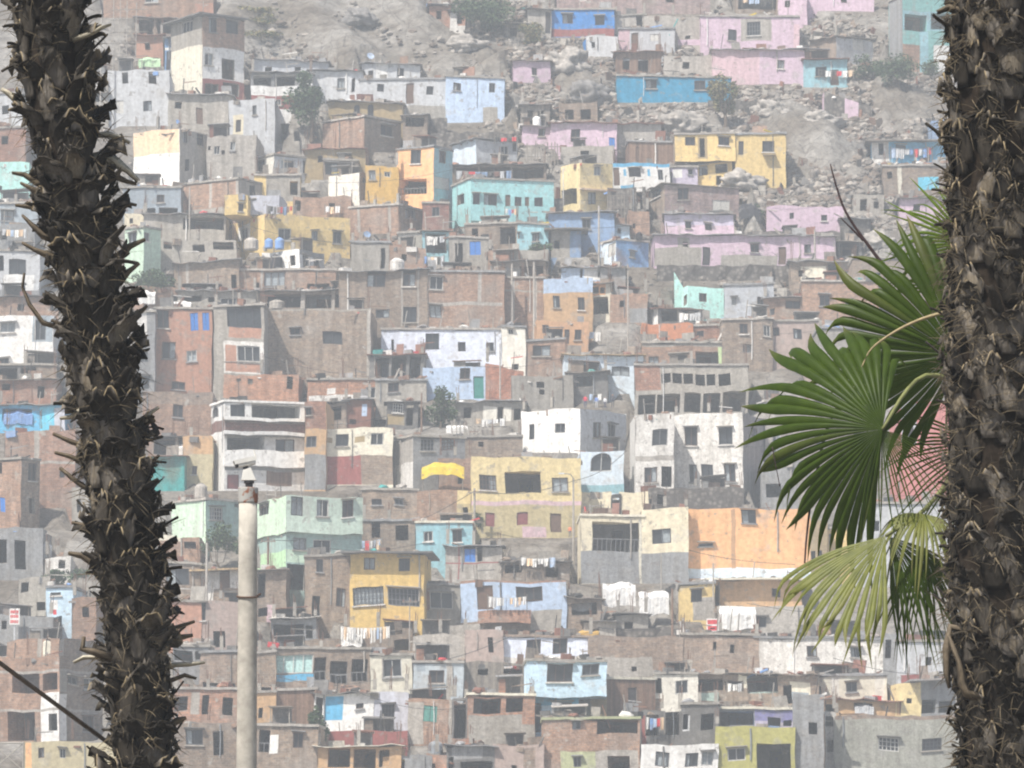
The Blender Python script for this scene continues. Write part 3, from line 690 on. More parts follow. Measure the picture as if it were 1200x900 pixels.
H(588,658,668,682,'bd','roof storey of dark planks and brick with white washing','shack',W='l592,662,612,672 k640,664,655,676',roof='c')
H(487,613,554,664,'tb','blue grey house with two square windows above the panelled shack',W='w496,622,507,634 w530,622,541,636',roof='s',rm='cr2',stubs=0)
H(424,574,490,613,'bd','dusty brick house with two small black windows next to the pale green house',W='w435,585,447,592 w462,585,472,592',roof='s')
H(424,611,488,648,'bd','lower brick house with two dark bays and a white sheet below the dusty brick house',W='k436,612,446,630 k464,615,479,633',roof='s')
H(489,574,540,615,'br','blank reddish brick house under the yellow awning',stubs=0,roof='n',P=[(489,611,540,615,'cr2')])
b=H(300,623,424,697,'gt','pale green two storey house with sea green lower floor and a tall dark doorway',c=335,m2='gt',W='w344,631,359,645 w367,632,388,648 k336,662,357,692',P=[(300,648,335,697,'gl2'),(336,645,360,660,'gn')],roof='n')
B(b,299,581,425,624,'gn',c=335,m2='gn2',Y=b.Y-.3,W='w304,590,315,604 w341,583,355,605 w371,585,385,605 w401,586,414,606',roof='n')
H(201,586,284,632,'gn','green block wall house with a barred window beside the concrete pole',c=241,m2='gt',W='g246,595,261,610 k275,588,280,594',roof='s',stubs=0)
b=H(247,470,358,574,'wh','white three storey house with brick banded balconies behind the camera pole',c=263,m2='wh',W='a249,473,256,490 w270,474,287,490 l295,474,352,491 l266,511,310,535 w323,514,345,529 M266,556,280,573',P=[(247,494,358,507,'tc4'),(312,548,342,569,'wd'),(263,548,358,552,'cg')],roof='s',rm='wh',stubs=0)
for ya,yb in ((491,494.5),(507,511),(529,548)): B(b,263,ya,358,yb,'wh',Y=b.Y+1.35,roof='n',D=.4,th=17,jag=False,tilt=(.01,0))
H(357,470,382,574,'ta','thin brick and ochre house pressed against the white three storey house',W='w357,479,365,487 w359,512,371,525',P=[(357,470,382,503,'tc2'),(357,533,382,574,'cg')],roof='n')
H(380,501,460,568,'cr2','cream house with two black windows and oval patches over maroon base',W='w393,508,408,522 w434,508,449,522',P=[(383,512,389,518,'om'),(415,512,427,519,'om'),(382,534,423,568,'mr'),(423,534,460,568,'bd')],roof='n',D=6)
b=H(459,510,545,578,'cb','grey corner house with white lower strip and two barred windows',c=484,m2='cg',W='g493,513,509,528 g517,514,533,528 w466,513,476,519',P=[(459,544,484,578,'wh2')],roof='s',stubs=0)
H(543,512,612,539,'bd','brown block retaining house above the big yellow house',roof='s',stubs=1,W='k560,518,566,524')
H(514,536,553,576,'br','gabled brick end house behind the yellow awning',W='k536,556,542,566',roof='n')
H(534,470,614,499,'co','terrace shack with pale curtains and a metal post in front','shack',W='k543,478,552,491 k583,476,589,494 k602,478,610,492',P=[(566,476,582,494,'cw'),(590,477,599,493,'cw')],roof='c')
b=H(447,387,590,433,'wb','broad bluish white house with three square windows under roof rubble',W='w499,391,515,410 w537,400,546,411 w570,402,579,412 k459,398,462,413',roof='s',tilt=(-1,0),stubs=0)
H(495,430,572,468,'bl','pale blue lower house with a teal door and shaded top',W='w539,432,551,445 T555,441,567,467',roof='n')
H(588,383,616,442,'cw','narrow cream end house stuck to the broad bluish white house',W='w596,385,602,391 k600,426,608,433',roof='s')
H(569,426,613,470,'or2','bright red brick lean-to with a sloping broken edge','lean_to',W='k577,430,581,435',roof='n',tilt=(0,8),jag=True)
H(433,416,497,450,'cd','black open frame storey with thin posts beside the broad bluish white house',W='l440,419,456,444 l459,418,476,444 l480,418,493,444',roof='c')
H(440,446,500,472,'co','grey concrete house with one window under the black open frame',W='w455,449,468,460',roof='s')
H(360,445,443,470,'tc3','orange brick row with a white stained base beside the speckled house',W='w428,453,440,466',P=[(362,463,428,470,'wh2'),(383,455,393,462,'wh2')],roof='s')
H(403,468,435,502,'ru','rust brown sheet shack with a small blue panel','shack',W='k410,492,418,498',P=[(424,473,430,487,'bl')],roof='c')
H(453,470,490,503,'cd','dark barred porch house over ochre base',W='g460,472,472,484 k476,474,484,498',P=[(454,486,474,498,'om')],roof='c')
H(376,472,406,503,'bd','cluttered dark roof shed next to the rust brown shack','shed',W='l378,476,400,492',roof='c')
b=H(308,362,434,448,'bd','big bare brick house with a single wide window',W='w378,388,401,403 w340,384,352,392',P=[(308,362,434,364,'co'),(430,364,434,448,'cb')],roof='n',jag=True,D=9)
H(296,340,437,365,'bd','roofless brick storey with open bays between concrete posts',W='l310,345,352,361 l357,345,388,361 l392,345,428,361',P=[(352,342,357,364,'cb'),(388,342,392,364,'cb')],roof='c')
b=H(250,358,309,468,'co','slim house with a wide upper window over a brick red parapet and white frame',W='w266,361,306,384 w278,405,305,423',P=[(268,384,306,396,'tc'),(262,400,309,438,'wh2'),(264,405,277,436,'tc'),(277,426,306,436,'tc')],roof='s',D=7)
H(308,398,350,442,'sp','speckled cream plaster house with white framed window',W='w325,404,343,424',P=[(308,398,313,442,'wh'),(344,399,348,442,'wh')],roof='s')
H(262,439,350,470,'tc3','low brick house with two round vents beneath the slim and speckled houses',W='k277,443,282,447 k290,443,296,449 k336,441,343,456',P=[(262,438,350,440.5,'cb')],roof='n')
H(180,362,248,462,'tc','tall terracotta plaster house with bright blue shutters',W='w184,364,198,385 B223,366,232,387 B237,366,245,387 w190,401,206,421 o219,410,231,423 w201,447,217,456',roof='s',D=7)
H(160,366,181,472,'cg','narrow pale grey house between the shaggy trunk and the terracotta house',W='w164,408,174,424 w163,440,175,455',P=[(160,366,172,400,'wh2')],roof='s')
H(167,459,249,514,'br','wide brick house with one black window under the terracotta house',W='w203,474,215,489',P=[(167,459,249,474,'br3')],roof='n')
H(178,511,226,538,'bd','dark open terrace holding a pale crumpled tarpaulin',W='l180,514,205,533 l208,514,223,533',roof='c')
H(177,534,216,574,'tl','teal sheet metal garage with a square grid door','garage',W='k190,558,193,561',roof='c')
H(214,511,249,566,'ys','dull yellow house with one tiny window beside the teal garage',W='w225,547,231,557',P=[(214,511,249,533,'ta')],roof='n')
H(144,220,212,254,'gb','slate grey house with a dark open base below the white peach corner house',W='w184,229,193,238 k170,244,182,253 k186,244,208,253',roof='s',D=6)
H(146,250,171,270,'cr','small cream wall house next to the shaggy trunk',W='k152,256,156,262',roof='n')
H(168,250,264,285,'co','bare concrete house with a dark gap along its roof',W='l214,255,262,269',P=[(168,250,182,270,'cb')],roof='c',tilt=(0,2))
H(146,266,188,330,'gn','pale green house with two tiny windows behind the trunk edge',c=168,m2='gn',W='w169,273,175,283 w151,273,160,285',roof='s',stubs=0)
H(186,281,277,312,'co','grey terrace house cluttered with scrap along its parapet',W='k192,284,202,292 k226,286,240,295 l250,284,274,293',roof='n',jag=True)
H(204,306,280,348,'bd','brick house under a long slanting roof with a dark slot doorway',W='k271,322,277,342 k213,333,232,340',P=[(218,310,221,344,'cb')],roof='c',tilt=(4,-2))
H(156,336,212,362,'br','low brick parapet house heaped with white scrap near the trunk',W='k200,345,208,355',roof='n')
H(208,341,300,366,'co','grey roof house with small black bays above the terracotta house',W='k213,347,236,354 k244,348,252,354 w258,349,286,360',roof='c')
b=H(263,250,410,298,'ye','long yellow house stepping up at one end with small white framed window',c=310,m2='ye',W='w282,268,290,280 w326,268,341,282 o365,270,372,281 w390,272,400,286 k265,265,272,269',P=[(279,264,293,281,'wh')],roof='n')
B(b,263,228,290,252,'ye',Y=b.Y+.4,W='w279,239,285,248',roof='n',th=-10,D=5)
B(b,289,228,327,252,'gl',Y=b.Y+1.2,roof='n',th=-5,D=5)
H(343,230,411,254,'br','brick roof storey with leaning ladder behind the long yellow house',W='k385,238,392,247 k345,235,352,247',roof='n',jag=True)
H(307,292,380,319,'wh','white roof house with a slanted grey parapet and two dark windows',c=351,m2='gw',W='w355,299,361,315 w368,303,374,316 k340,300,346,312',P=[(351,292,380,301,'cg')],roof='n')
H(277,317,393,345,'br','brick row with a pale curtained bay under the slanted white roof house',W='o309,319,334,336 k360,332,386,341 k298,330,304,341',P=[(305,317,308,345,'cb')],roof='s')
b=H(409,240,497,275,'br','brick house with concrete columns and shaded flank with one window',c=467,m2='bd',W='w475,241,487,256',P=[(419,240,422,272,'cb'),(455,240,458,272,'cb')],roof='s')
H(495,238,526,274,'tc4','dark red brick cube house hanging over a blue washing porch',W='w506,243,515,254',roof='s',stubs=0)
H(495,271,528,300,'tb','blue framed porch full of drying clothes','porch',W='l499,273,523,296',roof='c')
H(411,284,457,320,'co','blank concrete wall house with a satellite dish above',W='k446,290,451,314',roof='s')
H(466,272,498,296,'co','small concrete house with an awning beside the washing porch',W='k476,278,484,290',roof='s')
H(456,288,499,320,'br','brick stepped house beneath the blue washing porch',W='k470,298,476,306',roof='n')
H(526,278,572,314,'co','grey house with a bright blue window and a tall dark doorway',W='B550,283,563,299 k533,284,542,309',roof='s')
H(545,262,608,298,'bd','brown brick house with a dark porch under the turquoise block',W='l586,266,604,286 k553,268,560,284',roof='s')
H(572,292,642,320,'br','low brick garden wall house with plants on top',P=[(602,294,642,306,'co')],roof='n',W='k590,302,596,308')
b=H(397,316,501,390,'bd','two storey dusty brick house with four square dark windows',W='w430,321,452,336 w472,321,487,336 w440,362,456,372 w472,360,488,378',P=[(470,318,472,388,'cb'),(489,318,491,388,'cb')],roof='c',tilt=(4,0))
H(499,318,591,390,'br','long two storey red brick house with white concrete floor beam',W='w503,323,519,339 o503,357,517,372',P=[(499,318,502,390,'cb'),(501,354,589,358,'cb'),(560,320,564,355,'cb')],roof='s',D=8)
# ---- lower band
H(185,628,234,662,'br','reddish brick upper house behind the shaggy trunk edge',roof='n',P=[(185,628,212,634,'cr2')],W='k216,634,230,642')
H(185,660,235,708,'bd','dusty brick house with one wide window beside the shaggy trunk',W='w195,667,222,686',roof='s')
H(198,705,236,764,'tc','orange plaster house by the stub tips of the shaggy trunk',W='w203,752,226,760',roof='s',stubs=0)
H(233,668,281,706,'wh2','small white house with straw coloured roof and black door',W='d257,671,269,690 k236,688,240,700',P=[(250,690,281,706,'bd')],roof='b',rm='ht',stubs=0)
H(234,704,282,764,'bp','pink beige plaster house with a dark lower hole beside the concrete pole',W='k250,739,264,758 w235,707,241,728',roof='n',jag=True)
H(300,668,335,730,'bd','dark stacked lean-to house just beyond the concrete pole',W='k302,672,311,700 k302,712,313,722 d312,729,316,745',P=[(312,709,320,730,'pl')],roof='c')
H(318,724,372,762,'cg','greenish grey balcony house with black curtained bays',W='l320,731,356,750 k358,733,366,748',roof='c',rm='wh2')
b=H(357,651,411,730,'bd','brown brick side wall house next to the deep yellow house',W='w371,656,379,671 w394,689,405,711 k366,699,375,728',roof='s')
H(410,648,497,750,'yd','deep yellow house with broad grid windows under a jutting roof',W='o426,654,439,668 w467,654,480,669 g414,688,450,709 g455,689,492,710',roof='b',D=7)
H(496,686,560,735,'co','grey concrete house with one dark window beside the deep yellow house',W='w504,694,531,714',P=[(497,690,504,716,'tc2')],roof='s')
H(497,731,562,764,'cb','beige block house with a dark recess under the grey concrete house',W='k498,734,512,747',roof='n')
H(484,744,548,780,'cb','rough beige wall house below the block recess',roof='n',jag=True,W='k500,752,505,758')
H(545,738,590,782,'bp','brown plaster house with pipes at its edge near the stacked timber',W='k572,748,578,766',roof='n',jag=True)
b=H(318,760,434,812,'bd','brick balcony house with turquoise curtained window and iron rails',W='q321,767,367,789 L368,771,382,799 L387,775,407,801 L412,772,431,798',P=[(320,790,368,798,'cy2'),(318,800,434,812,'br3')],roof='s',D=7)
H(340,750,405,763,'bd','low brick parapet room heaped with washing','shack',W='k346,753,352,760',roof='n')
H(402,736,484,764,'bd','flat roof room hidden under a mass of drying clothes','shack',W='k450,734,472,744 k462,750,480,762',roof='n')
b=H(434,768,483,812,'cr2','cream cube house with one curtained window overhanging a lilac grey floor',W='w449,773,471,794',roof='s',stubs=0,dy=-.5)
H(436,811,479,860,'gl','lilac grey ground floor house with a barred window',W='g447,826,462,842',roof='n')
H(368,812,438,860,'wh','white house with blue curtained doorway and tiny slot window',W='k370,817,378,842 w417,825,426,831',P=[(381,815,402,843,'cy2'),(377,815,381,843,'wh'),(402,809,438,860,'wh')],roof='c')
H(366,856,478,875,'mr','long maroon wall house beneath the white and lilac grey houses',P=[(366,868,404,875,'cr2')],roof='n')
H(484,777,543,822,'gb2','pale slate panel house with a shuttered square window',W='w502,785,520,800',P=[(523,778,529,822,'cb'),(488,778,498,786,'gb')],roof='s',stubs=0)
H(478,819,531,872,'br','small brick house with a green covered window',W='G496,827,512,846',P=[(478,824,496,872,'cb'),(526,820,531,872,'cb')],roof='n')
H(530,818,549,874,'cd','dark block for the shaded gap between brick house and plastered ruin','shed',W='k532,822,546,866',roof='n')  # dark block drawn where an open gap lies in shade
H(548,815,627,880,'or3','salmon pillared house half covered by grey plaster',W='l555,818,587,836 l593,818,613,835',P=[(549,838,612,880,'co'),(612,850,627,880,'co')],roof='s',rm='cr2')
H(542,776,622,817,'wd2','shack of stacked grey timber and scrap','shack',W='k560,784,572,792 k590,780,612,790',roof='n',jag=True)
H(586,746,691,779,'wb','whitish blue house with two dark windows and peeling base',W='w617,749,634,766 w648,749,665,767',P=[(586,770,691,779,'wh2')],roof='s',rm='br3',stubs=0)
b=H(620,815,678,858,'sb','sky blue two storey house with overhanging upper floor and brown window',W='w647,823,670,837 k624,824,634,858',P=[(620,815,678,827,'cy2')],roof='n')
B(b,617,775,711,817,'sb',Y=b.Y-.7,W='w641,776,671,799 w682,779,702,792',roof='s')
H(690,746,801,793,'br3','broad dull brick house stepping down behind the boarded house',W='k698,786,706,791 k740,780,746,786',P=[(690,770,765,793,'cb')],roof='n',jag=True)
H(799,744,890,793,'br3','dull brick house with pale vertical stains behind the mint sheets',W='k836,752,840,762 k856,754,861,764',roof='s')
H(884,748,1037,793,'wh2','long weathered white house with small black windows under the hanging leaf tips',W='w946,757,958,770 w997,758,1010,770',roof='s',D=8)
H(1035,742,1054,795,'cg','narrow shadowed grey house between two white ones',W='k1037,750,1044,772',roof='n')
H(1052,752,1120,803,'gw','pale grey house with maroon stained base behind the leaf tips',W='k1085,770,1092,780',P=[(1056,790,1094,803,'mr')],roof='s')
b=H(677,794,768,847,'wd','brown boarded house under a cream slab with cream side strip',c=692,m2='wd',W='k684,802,686,811 d736,806,746,826',P=[(677,794,692,847,'cr2'),(692,800,711,842,'om'),(692,837,711,842,'ye')],roof='s',rm='cr2',stubs=0)
b=H(636,843,750,917,'br','brick house with a long black opening above olive green ground floor',W='w670,844,680,854 l699,845,747,860 w672,886,681,898 l712,887,738,908',P=[(657,880,698,917,'lo'),(698,880,748,917,'cb')],roof='s',rm='lo',stubs=0,D=7)
H(766,790,818,838,'cw','cream house with a dark wide window near the mint sheets',W='w791,797,806,813 k768,794,775,812',P=[(766,818,775,838,'bd')],roof='s')
H(751,872,842,920,'wh','white house with three tall grey windows at the bottom edge',W='o768,881,784,898 w803,882,818,898 o822,881,836,898',roof='n')
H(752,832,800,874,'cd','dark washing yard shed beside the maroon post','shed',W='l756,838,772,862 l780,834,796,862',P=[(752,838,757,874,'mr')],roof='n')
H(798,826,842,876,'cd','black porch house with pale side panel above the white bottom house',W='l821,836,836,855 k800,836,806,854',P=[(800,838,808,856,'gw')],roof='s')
H(809,812,842,834,'mi2','faded mint sheet fence shack beside the olive yellow house','shack',roof='n',W='k812,826,815,829')
H(854,811,918,830,'mi2','long faded mint sheet parapet hut over the violet balcony','hut',roof='n',W='k892,822,896,826')
H(805,790,960,832,'bd','jumbled roof terrace house with a drooping cloth and barrels',W='l812,796,848,810 l850,798,872,810 l876,792,912,812 k918,804,928,826',P=[(866,792,878,806,'cr2'),(926,800,950,815,'cr2'),(928,812,948,830,'gb')],roof='c')
b=H(841,831,947,854,'bm','violet blue balcony storey with pink panels over the olive yellow house',W='l843,834,883,850 k899,840,914,850 k917,843,927,851',P=[(841,831,884,854,'cg'),(884,831,947,845,'pu'),(884,845,899,854,'li'),(914,845,947,854,'li')],roof='s',rm='cr2',stubs=0)
H(838,851,932,920,'yo','olive yellow house with one window and a deep dark garage',W='w853,877,874,892 l887,871,927,908',roof='n')
H(930,812,966,918,'cg','dark grey shaded side house next to the olive yellow house',W='k948,846,958,860',roof='n')
H(950,792,1040,824,'cr2','pale cream house with pilasters below the hanging leaf tips',W='w992,800,1005,812 w951,803,963,814',P=[(974,791,984,824,'cw'),(1026,791,1037,824,'cw')],roof='s',rm='cg',stubs=0)
H(958,820,1054,842,'ta','low tan house with a dark bay and pale car cover',W='k967,826,977,838 l1000,824,1022,832',roof='c')
H(964,832,981,902,'wh2','thin white strip house with two stacked openings',W='k968,838,977,850 k969,866,976,880',P=[(964,836,967,902,'ta')],roof='n')
H(978,838,1126,908,'og2','wide olive grey house with two barred windows at the lower edge',W='g1030,864,1054,880 g1081,865,1104,879',roof='n',P=[(978,838,1126,843,'br3')],D=8)
H(1050,800,1080,842,'yl','small mustard yellow house with a red doorway',W='M1050,822,1056,838 k1062,818,1068,824 k1045,808,1052,818',roof='n')
H(1077,796,1126,842,'cg','round roofed grey house with two black bays beside the mustard house',W='l1078,820,1096,836 l1100,822,1116,836',roof='b',rm='gc')
# ---- bottom left
H(203,758,245,790,'cg','grey house with dark open veranda near the base of the shaggy trunk',W='l204,762,226,774 k229,762,238,772',roof='s')
H(234,764,284,810,'br3','dull brick wall house beside the lower concrete pole',W='k238,800,276,808',roof='s',D=5)
H(203,808,284,855,'or3','unfinished salmon brick house with three open doorways',W='k204,816,220,833 k237,815,245,838 k261,817,273,838',P=[(224,812,234,838,'cb')],roof='s',rm='cb')
H(203,846,285,912,'bd','lower dusty brick house with a broad dark window by the pole base',W='w218,855,238,873 k250,856,262,884',P=[(203,846,285,850,'cb')],roof='n')
H(284,765,323,815,'bd','brown brick corner house partly hidden by the concrete pole',W='k302,806,318,812',roof='s')
H(284,812,323,858,'ta','tan orange house just beside the pole under the brown brick corner',W='k303,830,308,842',roof='s')
H(320,808,371,856,'wd','plain brown boarded front between tan house and blue curtain doorway',roof='s',rm='cb',stubs=0,W='k330,848,336,854')
b=H(284,851,372,920,'bd','dark brick house with a white railed gable porch at the bottom edge',W='L303,856,316,882 w343,858,355,876',P=[(316,862,326,884,'wh')],roof='s',rm='cb')
H(370,874,470,920,'ta','orange tan yard house with wooden posts at the bottom edge',W='l384,877,410,900 l414,876,440,900 k444,878,456,898',roof='c',rm='cr2')
H(448,884,506,920,'cg','tiny chapel-like porch house with a pale curved pediment','porch_house',W='k468,890,474,904',P=[(448,884,467,920,'ta')],roof='n')
H(500,883,524,920,'or3','short orange pillar house carrying a concrete tank',roof='n',W='k506,894,510,900')
H(524,874,580,920,'cd','grey sheet roofed shed with black mouth at the bottom edge','shed',W='l540,893,578,912 k526,886,532,900',roof='c',P=[(530,876,566,890,'gc')])
H(578,872,638,920,'bp','pink beige plaster house with brick patches at the bottom edge',W='k600,896,606,904',P=[(614,876,628,900,'br3')],roof='n',jag=True)
b=H(-10,769,120,870,'br','half built brick apartment block with dark bays and white corner panels','apartment_block',c=69,m2='bd',W='l14,789,46,812 l50,789,67,809 l9,834,41,868 k57,837,67,857 w79,793,90,802 w97,838,110,857 w98,794,112,808',P=[(48,812,69,869,'wh'),(69,814,78,868,'wh'),(69,788,78,812,'co'),(-10,786,120,789,'cb'),(-10,831,120,834,'cb')],roof='n',D=8)
H(-10,748,120,772,'br','open brick roof storey with pale columns and a white tank',c=69,m2='bd',W='k-4,752,8,768',P=[(3,749,8,770,'cb'),(44,749,49,770,'cb'),(70,750,75,770,'cb'),(97,742,102,770,'cb')],roof='n',jag=True)
b=H(28,869,140,920,'ys','mustard tan roof house behind the wire lattice gate',W='w45,876,52,888 w70,878,77,889',P=[(30,870,37,920,'og')],roof='n')
H(-8,721,62,752,'cg','slate grey roof wall beneath the small red and white sign',W='k2,728,8,738',roof='n')
b=H(54,689,86,734,'sb','sky blue kiosk house with faded painted sign marks',W='w60,694,72,698 k66,722,72,734',P=[(60,703,68,714,'wh'),(62,714,66,720,'rr')],roof='s',stubs=0)
H(84,700,112,752,'br','brick house edge between the blue kiosk and the shaggy trunk',W='k96,712,104,724',roof='n')
H(22,676,58,724,'co','grey rubble yard house with dark gaps beside the blue kiosk',W='k25,682,34,694 k43,706,53,716',roof='n',jag=True)
b=H(-8,538,46,622,'br','brick tower house with jutting upper floors and a blue window',c=24,m2='bd',W='B0,583,6,600 w33,543,43,564 k-6,543,2,556 k34,584,41,602',P=[(-8,538,46,541,'cb')],roof='s')
H(-8,619,50,680,'cg','grey lower floor under the brick tower house',W='k17,634,30,668 k-4,632,8,660',roof='n')
H(5,504,88,596,'or4','light orange brick wall house beneath the blue tarpaulin hut',P=[(40,504,46,545,'cb'),(5,541,88,544,'cb')],roof='n',D=6,W='k70,552,76,560')
H(-2,474,76,506,'cy2','blue roof hut with a crumpled tarpaulin and cyan panel','hut',W='l3,479,38,494',P=[(47,476,64,505,'cyl'),(64,478,76,505,'gl')],roof='c',rm='cb')
H(-8,445,66,476,'tc2','dull red roofed house with dark veranda above the blue roof hut',W='k44,452,52,466 k2,450,12,458',roof='c')
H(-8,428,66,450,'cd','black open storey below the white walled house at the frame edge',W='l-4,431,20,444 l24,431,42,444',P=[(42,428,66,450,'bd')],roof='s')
H(-8,369,62,430,'wh','white walled house with a pale shutter at the frame edge',W='o0,378,18,390 w40,374,54,398 w-2,420,10,430',P=[(38,369,62,400,'gb')],roof='n')
H(-8,348,58,372,'br','brick parapet strip house above the white walled house',roof='c',W='k20,356,28,364')
H(-8,294,46,350,'gw','grey white house with curtained window beside the shaggy trunk',W='w10,304,30,322 k-4,300,4,318',P=[(4,322,40,340,'wh'),(-8,340,46,350,'cg')],roof='s')
H(-8,262,40,298,'cg','cluttered grey yard house with a tangle of scrap',W='k0,270,8,280 k14,282,26,292',roof='n',jag=True)
H(-8,238,44,264,'gb','slate blue house with one dark window at the frame edge',W='w1,246,16,258',roof='s')
H(-8,190,34,232,'mi','plain turquoise mint wall house at the frame edge',roof='n',W='k-4,218,2,226')
H(-8,150,30,193,'tc2','dull brick house between the mint wall and the shaggy trunk',roof='s',W='k2,160,10,170')
H(-8,110,26,153,'gw','pale grey house edge high beside the shaggy trunk',roof='s',W='k2,124,10,134')
H(84,570,104,622,'co','narrow grey column house beside the light orange brick wall',W='k90,584,95,600',roof='n')
H(52,652,82,680,'wh2','low white hut with green plants under the white tank','hut',W='k68,656,76,666',roof='n')

# ---- small shacks in the rubble
H(503,6,529,25,'tc2','tiny rust brick shack in the rubble beside the ridge bush','shack',W='k511,12,517,22',roof='c')
H(527,13,545,30,'wh2','tiny white and brown shack next to the rust brick shack on the ridge','shack',W='k535,17,541,28',P=[(536,13,545,30,'tc')],roof='c')
H(592,28,618,44,'wd2','low plank shack between the ridge bush and the beige walled hut','shack',W='k598,32,606,42',roof='c')
H(610,122,644,146,'wd2','patched plank shack above the low pink hut','shack',W='k618,128,624,138 k630,130,637,142',roof='c')
H(655,120,700,142,'bd','collapsed block shack with dark bays over the streaked pink shack','shack',W='k662,128,672,140 k680,128,692,140',roof='n',jag=True)
H(722,60,775,90,'wd','dark plank yard shack above the cyan blue house roof','shack',W='k730,68,738,82 k748,70,760,84',roof='c')
H(778,64,836,92,'cb','crumbling beige yard wall hut above the cyan blue house','hut',W='k800,72,808,80',roof='n',jag=True)
H(1000,228,1036,252,'co','grey roofless ruin on the rubble below the broad brown roof','ruin',W='k1008,234,1016,248 k1024,236,1030,244',roof='n',jag=True)
H(985,256,1020,282,'rk','stone walled hut with pale patch beside the rough pink terrace house','hut',W='k996,264,1002,274',roof='c')
H(684,728,722,752,'cb','pale plank lean-to room under the white box tarps','lean_to',W='k694,736,702,748',roof='c')
H(722,720,760,750,'co','grey roof room between the two white cloth shelters and the retaining wall',W='k732,728,742,742',roof='c')
H(664,700,706,738,'bd','cluttered brick yard room beside the light blue house corner',W='l670,706,700,720',roof='c')
H(966,105,1022,137,'pk','tumbledown faded pink wall ruin on the rubble under the small blue hut','ruin',roof='n',jag=True,tilt=(3,20),D=2.5,stubs=0,P=[(966,124,990,137,'rk'),(1006,120,1022,137,'rk')],W='k984,118,989,126')
# ================================================================== hillside
def zbase(Y):
    y = 900 - (Y - 300) * 6
    return max(0.0, at(600, max(-800, min(1060, y)), Y).z) if Y > 274 else 0.0
def rocky(px, py):
    """how bare and rocky the slope is here (1 on the granite outcrop and the rubble slope)"""
    a = max(0, 1 - (((px - 440) / 210) ** 2 + ((py - 30) / 95) ** 2) ** 1.5)
    b = max(0, 1 - (((px - 960) / 190) ** 2 + ((py - 170) / 160) ** 2) ** 1.5)
    c = max(0, 1 - (((px - 700) / 170) ** 2 + ((py - 110) / 75) ** 2) ** 1.5)
    return min(1.0, (a + b + c) * 1.6)
def grid_vals(a, b, st): 
    n = int((b - a) / st); return [a + (b - a) * i / n for i in range(n + 1)]
YS = [-3000, -400, -60, 0, 60, 150, 230, 262] + grid_vals(266, 472, .75) + [482, 500, 530, 580, 700, 1000, 3000]
XS = [-3000, -600, -200, -110, -70] + grid_vals(-54, 54, .75) + [70, 110, 200, 600, 3000]
fp = np.array(FOOT)
tv = []
for Y in YS:
    zb_ = zbase(Y) if Y < 470 else zbase(470) + min(60, (Y - 470) * .5) - max(0, Y - 620) * .02
    for X in XS:
        z = zb_
        if 265 < Y < 480 and abs(X) < 56:
            px = 600 + X / Y * F; py = 900 - (Y - 300) * 6
            rk = rocky(px, py)
            inx = (X > fp[:, 0] - .6) & (X < fp[:, 1] + .6)
            near = inx & (Y > fp[:, 2] - 4) & (Y < fp[:, 3] + .5)
            amp = 0.12 if near.any() else (.3 + 3.0 * rk)
            p = Vector((X * .22, Y * .12, 0)); q = Vector((X * .9, Y * .6, 5))
            n1 = mnoise.hetero_terrain(p, 0.9, 2.0, 5, 0.5) - .5
            n2 = mnoise.ridged_multi_fractal(q, 1.0, 2.1, 4, 1.0, 2.0) - 1.0
            if ((px-440)/190)**2 + ((py-20)/85)**2 < 1:      # smooth granite: broad steep faces with few clefts
                z += .8 * n1 + 1.5 * (mnoise.noise(Vector((X*.16 + .25*Y*.1, Y*.10, 9))) ) + .5 * min(0, n2 + .35)
            else: z += amp * (.45 * n1 + .28 * n2 * min(1, rk + .15))
            ins = (X > fp[:, 0] - .3) & (X < fp[:, 1] + .3) & (Y > fp[:, 2] + .3) & (Y < fp[:, 3] + .3)
            if ins.any(): z = min(z, float(fp[ins, 4].min()) - .05)
        tv.append((X, Y, z))
nx = len(XS)
tf = [(j*nx+i, j*nx+i+1, (j+1)*nx+i+1, (j+1)*nx+i) for j in range(len(YS)-1) for i in range(nx-1)]
me = bpy.data.meshes.new('hillside'); me.from_pydata(tv, [], tf); me.polygons.foreach_set('use_smooth', [True]*len(tf))
hill = link(bpy.data.objects.new('hillside', me)); hill['kind'] = 'structure'
m, nt, bs = newmat('rocky_hillside')
tc = nd(nt, 'ShaderNodeTexCoord').outputs['Object']
big = noise_(nt, tc, .12, 5, .6); mid = noise_(nt, tc, .7, 6, .65); fine = noise_(nt, tc, 2.6, 5, .7)
col = mixc(nt, ramp(nt, big, .4, .6), (.185, .16, .13), (.31, .29, .26))
col = mixc(nt, ramp(nt, mid, .38, .62), mixc(nt, 1.0, col, (.62, .60, .58), 'MULTIPLY'), col)
col = mixc(nt, .8, col, ramp(nt, fine, .3, .7, (.6, .6, .6, 1), (1.25, 1.25, 1.25, 1)), 'MULTIPLY')
vo = nd(nt, 'ShaderNodeTexVoronoi', feature='DISTANCE_TO_EDGE', i_Scale=.55); nt.links.new(tc, vo.inputs['Vector'])
col = mixc(nt, ramp(nt, vo.outputs['Distance'], 0, .03), mixc(nt, 1.0, col, (.55, .55, .55), 'MULTIPLY'), col)
nt.links.new(col, bs.inputs['Base Color']); bs.inputs['Roughness'].default_value = .95; bs.inputs['Specular IOR Level'].default_value = .1
bp = nd(nt, 'ShaderNodeBump', i_Strength=1.0, i_Distance=.5); nt.links.new(mid, bp.inputs['Height'])
bp2 = nd(nt, 'ShaderNodeBump', i_Strength=.8, i_Distance=.2); nt.links.new(fine, bp2.inputs['Height']); nt.links.new(bp.outputs[0], bp2.inputs['Normal'])
nt.links.new(bp2.outputs[0], bs.inputs['Normal'])
me.materials.append(m)

def terrain_z(X, Y):
    return zbase(Y)

